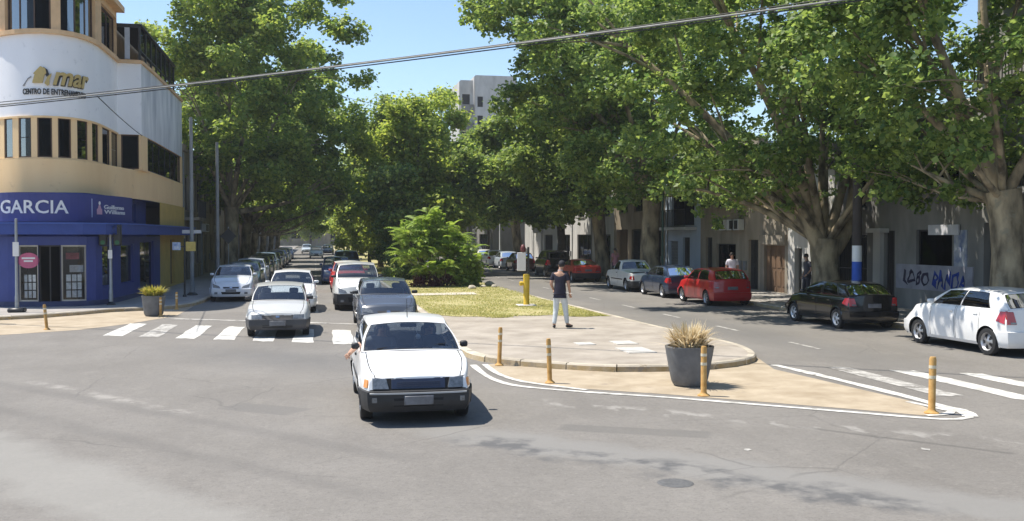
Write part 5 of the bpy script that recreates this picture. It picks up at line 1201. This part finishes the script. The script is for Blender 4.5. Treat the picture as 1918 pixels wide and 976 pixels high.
parked('old white pickup truck parked under the trees', 43.9, OLD, name='pickup_truck', cat='pickup', L=4.3, W=1.62, H=1.48, h0=.82, zc=.96, zbelt=.97, zr=.86, xc=1.25, xwt=1.65, xrt=2.3, xrb=2.55, trunk=True, rear='pickup', front='box', side_u=((.15,.82),), doors=((1.3,2.2),), bumper=PLASTIC, ro=.85, r=.3)
parked('old red coupe parked in tree shade', 53.8, ORED, L=4.1, W=1.62, H=1.30, h0=.74, zc=.9, zbelt=.92, zr=.92, xc=1.25, xwt=1.8, xrt=2.75, xrb=3.6, trunk=True, rear='saloon', front='box', bumper=PLASTIC, side_u=((.08,.5),(.54,.78)), doors=((1.35,2.45),), ro=.75)
parked('black van parked beyond the red coupe', 60.5, BLK, W=1.7, H=1.72, h0=.9, zc=1.1, zbelt=1.1, zr=1.1, xc=.85, xwt=1.4, xrt=3.5, xrb=3.75, zfix=.58, rear='high', front='round', near=False, glass=GLASSD)
parked('dark red brown car parked beyond the black van', 70.5, paint('maroon', (.10,.025,.02)), H=1.42, rear='hatch', front='round', near=False)
parked('pale blue car between the maroon and white parked cars', 76.0, SILB, H=1.42, rear='hatch', front='round', near=False)
parked('white hatchback parked in the sun far down the right kerb', 81.8, WHT, H=1.45, rear='high', front='round', near=False)
parked('second white car far down the right kerb', 87.2, OLD, H=1.42, rear='hatch', front='round', near=False)
parked('white van last in the right hand row', 93, WHT, H=1.7, h0=.9, zc=1.1, zbelt=1.1, zr=1.1, xc=.85, xwt=1.4, xrt=3.5, xrb=3.75, zfix=.58, rear='van', front='round', near=False)

# ================================================================== PEOPLE
SKIN = mat('skin', (.42,.24,.16), .55, .08, 6); HAIR = mat('hair', (.018,.013,.011), .6, .3, 20)
def skin_obj(name, J, E, m, parent, root, sub=2):
    keys = list(J); me = bpy.data.meshes.new(name); me.from_pydata([J[k][0] for k in keys], [(keys.index(a), keys.index(b)) for a, b in E], []); me.update()
    o = bpy.data.objects.new(name, me); COL.objects.link(o)
    md = o.modifiers.new('Skin', 'SKIN'); md.branch_smoothing = .3; md.use_smooth_shade = True
    for i, k in enumerate(keys):
        r = J[k][1]; sv = me.skin_vertices[0].data[i]; sv.radius = r if isinstance(r, tuple) else (r, r); sv.use_root = (k == root); sv.use_loose = False
    ss_ = o.modifiers.new('Sub', 'SUBSURF'); ss_.levels = sub; ss_.render_levels = sub
    o.parent = parent; SKINQ.append((o, m)); return o
SKINQ = []
def bake_skins():
    bpy.context.view_layer.update(); dg = bpy.context.evaluated_depsgraph_get()
    ms = [bpy.data.meshes.new_from_object(o.evaluated_get(dg)) for o, m in SKINQ]
    for (o, m), nm in zip(SKINQ, ms):
        o.modifiers.clear(); o.data = nm; nm.materials.clear(); nm.materials.append(m); nm.polygons.foreach_set('use_smooth', [True]*len(nm.polygons))
def hand(parent, wrist, d, n, s=1., thumb=1, curl=.5):
    w_, d, n = Vector(wrist), Vector(d).normalized(), Vector(n).normalized(); side = d.cross(n).normalized()
    J = {'w': (w_, .026*s), 'p': (w_+d*.05*s, (.03*s))}; E = [('w','p')]
    for i, ln in enumerate((.062,.072,.068,.054)):
        b = w_ + d*.085*s + side*(-.027+.018*i)*s; c1 = b + (d*math.cos(curl)+n*math.sin(curl))*ln*.55*s; c2 = c1 + (d*math.cos(curl*2)+n*math.sin(curl*2))*ln*.45*s
        J.update({'a%d' % i: (b, .0095*s), 'b%d' % i: (c1, .009*s), 'c%d' % i: (c2, .0075*s)}); E += [('p','a%d' % i), ('a%d' % i,'b%d' % i), ('b%d' % i,'c%d' % i)]
    b = w_ + d*.035*s - side*thumb*.03*s; c = b + (d*.6 - side*thumb*.6 + n*.4).normalized()*.045*s
    J.update({'t0': (b, .012*s), 't1': (c, .010*s)}); E += [('w','t0'), ('t0','t1')]
    return skin_obj('hand', J, E, SKIN, parent, 'w', 1)
def person(label, loc, rz, top, legs, shoes, K=None, cap=None, scale=1., group=None, seated=False):
    t = thing('person', label, 'person', loc, rz, group); t.scale = (scale,)*3
    J = dict(pel=((0,0,.98),(.15,.115)), spi=((0,-.01,1.14),(.135,.1)), che=((0,0,1.34),(.165,.11)), nb=((0,.01,1.49),(.075,.07)), nk=((.005,.025,1.555),.052), hd=((.015,.05,1.64),(.072,.085)), ht=((.02,.055,1.72),(.07,.082)),
             sl=((-.18,.0,1.44),.062), el=((-.235,-.05,1.17),.045), wl=((-.19,.10,1.0),.03), sr=((.18,.0,1.44),.062), er=((.23,-.04,1.16),.045), wr=((.255,.07,.92),.03),
             hl=((-.095,0,.92),.098), kl=((-.115,.035,.50),.066), al=((-.14,-.02,.10),.042), tl=((-.155,.15,.045),.036), hr=((.095,0,.92),.098), kr=((.135,.07,.50),.066), ar=((.165,.05,.10),.042), tr=((.25,.18,.045),.036))
    if K:
        for k, v in K.items(): J[k] = (v, J[k][1])
    E = [('pel','spi'),('spi','che'),('che','nb'),('nb','nk'),('nk','hd'),('hd','ht'),('che','sl'),('sl','el'),('el','wl'),('che','sr'),('sr','er'),('er','wr')]
    if not seated: E += [('pel','hl'),('hl','kl'),('kl','al'),('al','tl'),('pel','hr'),('hr','kr'),('kr','ar'),('ar','tr')]
    used = {k for e in E for k in e}
    body = skin_obj('body', {k: J[k] for k in J if k in used}, E, SKIN, t, 'pel')
    V = lambda k: Vector(J[k][0])
    gro = lambda k, a: tuple(r+a for r in J[k][1]) if isinstance(J[k][1], tuple) else J[k][1]+a
    sh = {'pe0': (V('pel')+Vector((0,0,-.075)), gro('pel',.026)), 'pel': (V('pel')+Vector((0,0,-.02)), gro('pel',.026)), 'spi': (V('spi'), gro('spi',.024)), 'che': (V('che'), gro('che',.022)), 'nb': (V('nb')+Vector((0,0,.012)), gro('nb',.022)),
          'sl': (V('sl'), .078), 'ul': (V('sl').lerp(V('el'), .75), .066), 'sr': (V('sr'), .078), 'ur': (V('sr').lerp(V('er'), .75), .066)}
    skin_obj('shirt', sh, [('pe0','pel'),('pel','spi'),('spi','che'),('che','nb'),('che','sl'),('sl','ul'),('che','sr'),('sr','ur')], top, t, 'pel')
    if not seated:
        tr_ = {'p0': (V('pel')+Vector((0,0,.12)), gro('pel',.014)), 'pel': (V('pel')+Vector((0,0,-.06)), gro('pel',.018)), 'hl': (V('hl')+Vector((0,0,-.06)), .108), 'kl': (V('kl'), .078), 'al': (V('al')+Vector((0,0,.0)), .058), 'hr': (V('hr')+Vector((0,0,-.06)), .108), 'kr': (V('kr'), .078), 'ar': (V('ar'), .058)}
        skin_obj('trousers', tr_, [('p0','pel'),('pel','hl'),('hl','kl'),('kl','al'),('pel','hr'),('hr','kr'),('kr','ar')], legs, t, 'pel')
        for a, b in (('al','tl'),('ar','tr')):
            A, B = V(a), V(b); A.z = .05; B.z = .045; d = (B-A).normalized()
            skin_obj('shoe', {'h': (A-d*.05, .042), 'm': (A+d*.08, .045), 't': (B+d*.04, .036)}, [('h','m'),('m','t')], shoes, t, 'h', 1)
    for a, b, th in (('el','wl',-1),('er','wr',1)): hand(t, V(b), V(b)-V(a), (0,1,0), 1, th)
    h = V('hd'); hr_ = MB(); c = h + Vector((.003,-.012,.045))
    hr_.lathe([(.005,.098),(.05,.088),(.078,.055),(.088,.012),(.086,-.03),(.07,-.055)], 18); hr_.v = [(v[0]*.93+c.x, v[1]*1.06+c.y, v[2]+c.z - (.05 if False else 0)) for v in hr_.v]
    hr_.build('hair', HAIR, t, True, 60)
    for sg in (-1, 1):
        e = MB(); e.lathe([(.003,-.01),(.016,-.006),(.02,0),(.012,.006),(.003,.008)], 8, axis='x'); e.v = [(v[0]*sg+h.x+sg*.083, v[1]*.8+h.y, v[2]*1.3+h.z+.015) for v in e.v]; e.build('ear', SKIN, t, True, 80)
        e = MB(); e.lathe([(.002,-.012),(.011,-.005),(.012,.004),(.002,.011)], 8); e.v = [(v[0]+h.x+sg*.032, v[1]*.6+h.y+.088, v[2]+h.z+.03) for v in e.v]; e.build('eye', DARK, t)
    nz = MB(); nz.tube([(h.x,h.y+.08,h.z+.03),(h.x,h.y+.105,h.z+.0),(h.x,h.y+.09,h.z-.012)], [.01,.017,.01], 6); nz.build('nose', SKIN, t, True, 80)
    mo = MB(); mo.tube([(h.x-.026,h.y+.078,h.z-.038),(h.x,h.y+.086,h.z-.04),(h.x+.026,h.y+.078,h.z-.038)], [.004,.007,.004], 5); mo.build('mouth', mat('lips', (.30,.12,.10)), t)
    if cap:
        cp = MB(); cc = h + Vector((.004,-.005,.055)); cp.lathe([(.005,.105),(.05,.098),(.083,.065),(.096,.02),(.097,.0)], 18); cp.v = [(v[0]*.96+cc.x, v[1]*1.05+cc.y, v[2]+cc.z) for v in cp.v]
        cp.add([(cc.x+.075*a, cc.y+.06+.13*math.sqrt(max(0,1-a*a))*b, cc.z+.012-.02*b) for b in (0,1) for a in np.linspace(-1,1,9)], [(i,i+1,i+10,i+9) for i in range(8)])
        cp.build('cap', cap, t, True, 60)
    return t
COLLAR = mat('pale_collar', (.5,.42,.42), .8)
JEANS = mat('pale_jeans', (.55,.585,.59), .85, .12, 7, bump=.5, bscale=14); NAVYS = mat('navy_shirt', (.018,.016,.03), .8, .25, 6, bump=.3, bscale=12); SHOE = mat('black_shoe', (.02,.02,.022), .5)
p = G(1049, 614.5, .125)
person('man in a dark polo shirt and pale jeans walking on the median pavement', (p.x, p.y, .124), R(-22), NAVYS, JEANS, SHOE, K={'hd': (.035,.06,1.635), 'ht': (.045,.075,1.715), 'al': (-.15,-.07,.10), 'tl': (-.16,.1,.045), 'ar': (.18,.09,.10), 'tr': (.28,.2,.045)}, cap=mat('dark_cap', (.02,.02,.025), .8))
MB().lathe([(.066,1.505),(.070,1.525),(.062,1.55)], 14, (.004,.02)).build('collar', COLLAR, [o for o in COL.objects if o.name.startswith('person')][-1], True)
p = PX(1369, 545, 16.7)
person('pedestrian in a white shirt walking behind the bright red hatchback', (16.75, p.y, .124), R(160), mat('white_shirt', (.62,.60,.66), .85), mat('dark_trousers', (.04,.04,.05), .9), SHOE)
p = PX(1160, 520, 17.0)
person('pedestrian in a pink top beyond the white pickup', (16.6, PX(1152,520,16.6).y, .124), R(20), mat('pink_shirt', (.55,.25,.28), .85), mat('dark_trousers', (.04,.04,.05), .9), SHOE)
p = PX(1512, 545, 17.6)
person('pedestrian in dark clothes by the narrow white house', (18.4, PX(1512,520,18.4).y, .124), R(90), mat('grey_jumper', (.07,.07,.09), .9), mat('dark_trousers', (.04,.04,.05), .9), SHOE)
# passenger of the nearest car with an arm out of the window (local to the car: front is -Y)
cx, cy = pg.t.location.x, pg.t.location.y
px0 = cx - .36; seat_y = cy - pg.L/2 + 1.95
person('passenger of the nearest white car with a bare arm out of the window', (px0, seat_y, -.36), PI, mat('grey_tshirt', (.12,.13,.15), .85), JEANS, SHOE, seated=True, K={
    'pel': (0,-.05,.86), 'sr': (.17,.03,1.33), 'er': (.40,.16,1.25), 'wr': (.52,.46,1.17), 'che': (0,0,1.24), 'sl': (-.17,.03,1.33), 'el': (-.2,.2,1.12), 'wl': (-.05,.34,1.08), 'spi': (0,-.03,1.05), 'nb': (0,.02,1.38), 'nk': (0,.03,1.43), 'hd': (0,.06,1.51), 'ht': (0,.065,1.58)})
person('driver of the nearest white car behind the steering wheel', (cx + .36, seat_y, -.36), PI, mat('dark_tshirt', (.05,.05,.06), .85), JEANS, SHOE, seated=True, K={
    'pel': (0,-.05,.86), 'sr': (.17,.03,1.33), 'er': (.22,.2,1.14), 'wr': (.13,.42,1.22), 'che': (0,0,1.24), 'sl': (-.17,.03,1.33), 'el': (-.22,.2,1.14), 'wl': (-.13,.42,1.22), 'spi': (0,-.03,1.05), 'nb': (0,.02,1.38), 'nk': (0,.03,1.43), 'hd': (0,.06,1.51), 'ht': (0,.065,1.58)})

# ================================================================== STREET FURNITURE
ORNG = mat('bollard_orange', (.50,.25,.055), .7, .2, 7, col2=(.58,.36,.13))
BAND = mat('bollard_band', (.66,.58,.42), .6, .15)
def bollard(label, px, py, h=.8, r=.042, tilt=0., z=0.):
    p = G(px, py, z); t = thing('bollard', label, 'bollard', (p.x, p.y, z), 0, 'orange posts round the kerbs'); t.rotation_euler = (0, tilt, 0)
    MB().lathe([(.001,0),(r*2.1,.0),(r*2.1,.02),(r*1.25,.045),(r,.07),(r,h-.04),(r*.8,h),(.001,h)], 14).build('post', ORNG, t, True, 40)
    for zz in (.62, .80): MB().lathe([(r+.003,h*zz),(r+.003,h*zz+.045)], 14).build('band', BAND, t, True)
    return t
bollard('thin orange post left of the man, nearest the white car', 935, 685, .76, tilt=R(2))
bollard('thin orange post second from the nearest white car', 1030, 718, .78, tilt=R(-2))
bollard('orange post standing in front of the big dark planter', 1318, 742, .80, .047)
bollard('orange post at the sharp tip of the ochre paint', 1745, 775, .82, .05, tilt=R(.8))
bollard('leaning rusty orange post in front of the blue shop door', 88, 618, .70, tilt=R(-5))
bollard('orange post in front of the left planter', 301, 593, .62)
bollard('orange post in the shade behind the left planter', 331, 580, .62, z=.0)
POT = mat('planter_grey', (.14,.145,.152), .75, .25, 4, bump=.1)
def planter(label, px, py, h, rt, rb, plant):
    p = G(px, py); t = thing('planter', label, 'planter', (p.x, p.y, .003))
    MB().lathe([(.01,0),(rb*.86,0),(rb,.03),(rb*1.1,.09),(rb+(rt-rb)*.45,h*.35),(rt*.97,h-.1),(rt*.985,h-.05),(rt,h-.03),(rt,h),(rt*.90,h),(rt*.88,h-.08)], 28).build('pot', POT, t, True, 35)
    MB().lathe([(.001,h-.075),(rt*.885,h-.08)], 20).build('potting_soil', SOIL, t)
    return t
def blades(t, name, n, h, r, spread, m, seed, wdt=.012, broad=1.):
    rng = np.random.default_rng(seed); V = []; F = []
    for i in range(n):
        a = rng.uniform(0, 2*PI); d = np.array([math.cos(a), math.sin(a), 0]); b = np.array([d[0], d[1], 0])*rng.uniform(0, r)*.8; ln = rng.uniform(.45, 1.0)*h; sp = rng.uniform(.15, 1.)*spread
        sd = np.array([-d[1], d[0], 0])*wdt*rng.uniform(.6,1.4)*broad; k0 = len(V)
        for j in range(5):
            q = j/4; c = b + d*sp*q**1.5 + np.array([0, 0, ln*(q - .42*q**2.6*(sp/spread))]); wj = (1, 1.2, 1.0, .7, .05)[j]
            V += [c-sd*wj, c+sd*wj]
            if j: F.append((k0+2*j-2, k0+2*j-1, k0+2*j+1, k0+2*j))
    o = mesh_obj(name, V, F, m, t); o['kind'] = 'stuff'; return o
t = planter('large dark grey round planter of dry straw grass on the ochre paint', 1291, 722, .68, .415, .28, 0)
o = blades(t, 'dry_grass', 520, .62, .3, .42, STRAW, 4); o.location = (0,0,.58)
o = blades(t, 'dry_grass', 120, .4, .34, .55, STRAW, 6, .01); o.location = (0,0,.58)
t = planter('grey planter with yellow green plant on the left ochre paint', 288, 592, .66, .37, .27, 0)
o = blades(t, 'leafy_plant', 420, .50, .3, .42, YGPLANT, 9, .02); o.location = (0,0,.58)
# pedestal sign on the lawn
p = G(986, 573, .134); t = thing('pedestal_sign', 'yellow post with a white panel and slim signal on the lawn', 'sign post', (p.x, p.y, .134))
YELP = mat('yellow_pedestal', (.60,.40,.035), .55, .15, 5)
MB().box(-.32,.32,-.3,.3,0,.05,.02).build('footing', mat('footing', (.55,.52,.48), .9, .1, 5), t)
MB().lathe([(.02,.05),(.115,.05),(.115,.06),(.10,.09),(.115,.98),(.12,1.06),(.10,1.10),(.02,1.11)], 14).build('pedestal', YELP, t, True, 40)
MB().lathe([(.02,-.24),(.07,-.24),(.08,-.18),(.05,-.05),(.05,.0)], 12, (0,.78), 'x').build('nozzle', YELP, t, True, 40)
MB().box(.035,.10,-.03,.03,1.1,2.05).build('signal_post', BLACKM, t)
MB().box(-.34,-.03,-.06,-.03,1.22,1.86,.01).build('sign_panel', mat('sign_white', (.74,.70,.71), .5, .05), t)
MB().box(-.03,.04,-.05,-.03,1.3,1.36).build('bracket', BLACKM, t); MB().box(-.03,.04,-.05,-.03,1.7,1.76).build('bracket', BLACKM, t)
MB().lathe([(.01,1.86),(.08,1.88),(.10,2.0),(.06,2.12),(.01,2.14)], 12, (-.12,0)).build('signal_head', mat('signal_red', (.12,.03,.03), .5), t, True, 50)
# traffic signal at the shop corner
def pole_thing(name, label, cat, x, y, h, r, m=POLEG, z=.12, group=None, base=True):
    t = thing(name, label, cat, (x, y, z), 0, group)
    MB().lathe([(r*1.25 if base else r,-.02),(r*1.2,.5),(r,.55),(r*.8,h),(.001,h+.01)], 12).build('pole', m, t, True, 40)
    if base: MB().lathe([(r*2.6,-.02),(r*2.6,.04),(r*1.6,.10),(r*1.2,.12)], 12).build('base_plate', BLACKM, t, True, 30)
    return t
p = G(208, 571, .12); t = pole_thing('traffic_signal', 'traffic signal with two dark heads outside the blue shop', 'traffic light', p.x, p.y, 2.85, .06, STEEL)
for sg in (-1, 1):
    hd = MB().box(sg*.24-.13, sg*.24+.13, -.10, .12, 2.1, 2.86, .03).build('signal_head', BLACKM, t, True, 40)
    for k, c in enumerate(((.02,.12,.05),(.2,.12,.01),(.16,.015,.012))):
        MB().lathe([(.001,-.005),(.075,.0),(.08,.006)], 14).build('lens', mat('lens%d' % k, c, .3, .1), hd); l_ = hd.children[-1]
        l_.location = (sg*.24, -.106, 2.22+k*.24); l_.rotation_euler = (PI/2, 0, 0)
        vz = MB(); vz.lathe([(.09,-.105),(.095,-.24)], 14, (0,0), 'z', 0, PI); v_ = vz.build('visor', BLACKM, hd); v_.location = (sg*.24, 0, 2.22+k*.24); v_.rotation_euler = (-PI/2, 0, 0); v_.scale = (1,1,-1)
    MB().box(*sorted((sg*.04, sg*.14)), -.02, .02, 2.4, 2.46).build('bracket', BLACKM, t); 
MB().box(-.07,.07,-.08,-.06,1.65,1.95).build('push_plate', WHITE, t)
p = G(32, 585, .12); t = pole_thing('signal_pole', 'slim steel pole with a white plate and black foot left of the shop door', 'pole', p.x, p.y, 3.0, .05, STEEL)
MB().box(-.09,.09,-.075,-.055,1.8,2.25).build('plate', WHITE, t)
MB().box(-.25,.25,-.2,.2,0,.14,.04).build('foot', BLACKM, t, True, 40)
# street sign posts on the left pavement
p = G(346, 556, .12); t = pole_thing('sign_post', 'dark post carrying a blue white sign and a yellow sign', 'sign post', p.x, p.y, 2.35, .03, BLACKM)
MB().box(-.46,-.14,-.04,-.02,1.88,2.2,.006).build('sign_plate', mat('sign_blue_white', (.25,.36,.6), .5, .0, 6, col2=(.75,.78,.82), detail=1), t)
MB().box(.06,.44,-.04,-.02,1.84,2.22,.006).build('sign_plate', mat('sign_yellow', (.62,.46,.12), .5, .15, 8), t)
MB().box(-.2,.12,-.02,.0,2.0,2.05).build('bracket', BLACKM, t)
p = G(358, 556, .12); t = pole_thing('street_lamp_pole', 'tall grey pole beside the corner building with white street name plates', 'pole', -5.0, p.y+1.2, 7.35, .085)
for sg in (-1, 1): MB().box(*sorted((sg*.06, sg*.38)), -.02, .02, 2.56, 2.70).build('street_name_plate', mat('plate_grey', (.5,.5,.5), .5, .1), t)
y = PX(408, 480, -4.7).y; pole_thing('street_lamp_pole', 'second tall grey pole just right of the corner building', 'pole', -4.7, y, 7.05, .09)
y = PX(428, 480, -4.6).y; t = pole_thing('diamond_sign', 'dark diamond shaped road sign seen from behind', 'road sign', -4.6, y, 2.95, .035)
dm = MB().box(-.30,.30,-.012,.012,-.30,.30).build('sign_plate', BLACKM, t); dm.location = (0,-.04,2.45); dm.rotation_euler = (0, PI/4, 0)
# right pavement poles
y = PX(1605, 500, 16.3).y; t = thing('painted_pole', 'dark timber pole with a white and blue painted foot', 'pole', (16.3, y, .12))
sc_ = (y*math.cos(TH)+16.3*math.sin(TH))/FPX
z1_, z2_ = PX(1605, 490, 16.3).z, PX(1605, 460, 16.3).z
MB().lathe([(.15,-.02),(.148,z1_-.12)], 14).build('blue_band', mat('band_blue', (.03,.10,.45), .7, .12), t, True)
MB().lathe([(.148,z1_-.12),(.145,z2_-.12)], 14).build('white_band', WHITE, t, True)
MB().lathe([(.145,z2_-.12),(.11,8.6),(.001,8.62)], 14).build('pole', mat('timber', (.055,.045,.04), .9, .25, 4, streak=True), t, True)
y = PX(937, 480, 16.2).y; t = pole_thing('street_lamp', 'pale grey street lamp pole far down the right pavement', 'street lamp', 16.2, y, 8.2, .10, mat('pale_pole', (.42,.44,.45), .6))
MB().tube([(0,0,8.1),(-.5,0,8.55),(-1.8,0,8.75)], [.05,.045,.04], 8).build('arm', STEEL, t, True); MB().box(-2.5,-1.7,-.12,.12,8.66,8.82,.04).build('lamp_head', STEEL, t, True, 50)
y = PX(1241, 480, 16.4).y; pole_thing('sign_pole', 'slim dark green pole beside the tall forked plane tree', 'pole', 16.4, y, 5.2, .06, mat('green_pole', (.02,.05,.035), .6))
# pharmacy cross
y = PX(975, 408, 18.6).y; t = thing('pharmacy_sign', 'small bright green cross sign on the far right', 'sign', (18.6, y, PX(975,408,18.6).z))
mb = MB().box(-.38,.38,-.06,.06,-.13,.13); mb.add([(x_,y_,z_) for x_ in (-.13,.13) for y_ in (-.062,.062) for z_ in (-.38,.38)], [(0,1,3,2),(4,6,7,5),(0,4,5,1),(2,3,7,6),(0,2,6,4),(1,5,7,3)])
mb.build('cross', mat('green_cross', (.03,.5,.10), .5, .1, emit=.8), t); MB().box(.3,1.05,-.02,.02,-.03,.03).build('bracket', BLACKM, t)
# overhead cables
def cable(label, A, B, sag, r, m, n=40, group='overhead cables'):
    A, B = Vector(A), Vector(B); pts = [A.lerp(B, q) - Vector((0,0,sag*4*q*(1-q))) for q in np.linspace(0, 1, n)]
    o = MB().tube(pts, r, 6).build('cable', m, None, True); tag(o, label, 'cable', group); return o
CAB = mat('cable_grey', (.20,.20,.19), .6, .3, 2); CABD = mat('cable_dark', (.03,.03,.03), .6)
def on_line(px, py, Y): return PY(px, py, Y)
PLX, PLY = -13.2, 30.5
a = PY(0, 192, 30.2); b = PX(1480, 2, FX-.1) if False else PY(1480, 2, 17.5)
dirv = (b-a); A = a - dirv*.16; B = a + dirv*1.32
p1 = MB
t = pole_thing('utility_pole', 'timber utility pole beyond the left edge carrying the overhead cables', 'pole', A.x, A.y, A.z+.5, .14, MATS['timber'], base=False)
cable('thick grey overhead cable crossing the whole street', A, B, .17, .022, CAB)
cable('thin dark overhead cable running just above the thick one', A+Vector((0,.1,.12)), B+Vector((0,.1,.12)), .25, .012, CABD)
cable('second strand bundled under the thick overhead cable', A+Vector((0,0,-.05)), B+Vector((0,0,-.05)), .18, .014, CABD)
t = pole_thing('utility_pole', 'timber utility pole beyond the right edge carrying the overhead cables', 'pole', B.x, B.y, B.z+.5, .14, MATS['timber'], base=False)
c0 = PY(182, 180, a.y + (b.y-a.y)*182/1480); cable('dark service cable dropping from the street cable to the corner building', c0, UC.at(.1, 0, 6.75), .05, .014, CABD)
cable('thin far cable between the left trees and the median trees', PY(640, 180, 60), PY(770, 205, 66), .1, .012, CABD)

# ================================================================== AIR
hz = MB().box(-440, 440, -140, 720, -1.2, 31.5).build('haze', None); hz.data.materials.clear()
hm = bpy.data.materials.new('haze_air'); hm.use_nodes = True; hn = hm.node_tree.nodes; hn.remove(hn['Principled BSDF'])
pv = hn.new('ShaderNodeVolumePrincipled'); pv.inputs['Density'].default_value = .0004; pv.inputs['Color'].default_value = (.86,.92,1,1); pv.inputs['Anisotropy'].default_value = .2
hm.node_tree.links.new(pv.outputs[0], hn['Material Output'].inputs['Volume']); hz.data.materials.append(hm)
tag(hz, 'thin pale summer haze filling the street', 'haze', kind='stuff')
bake_skins()
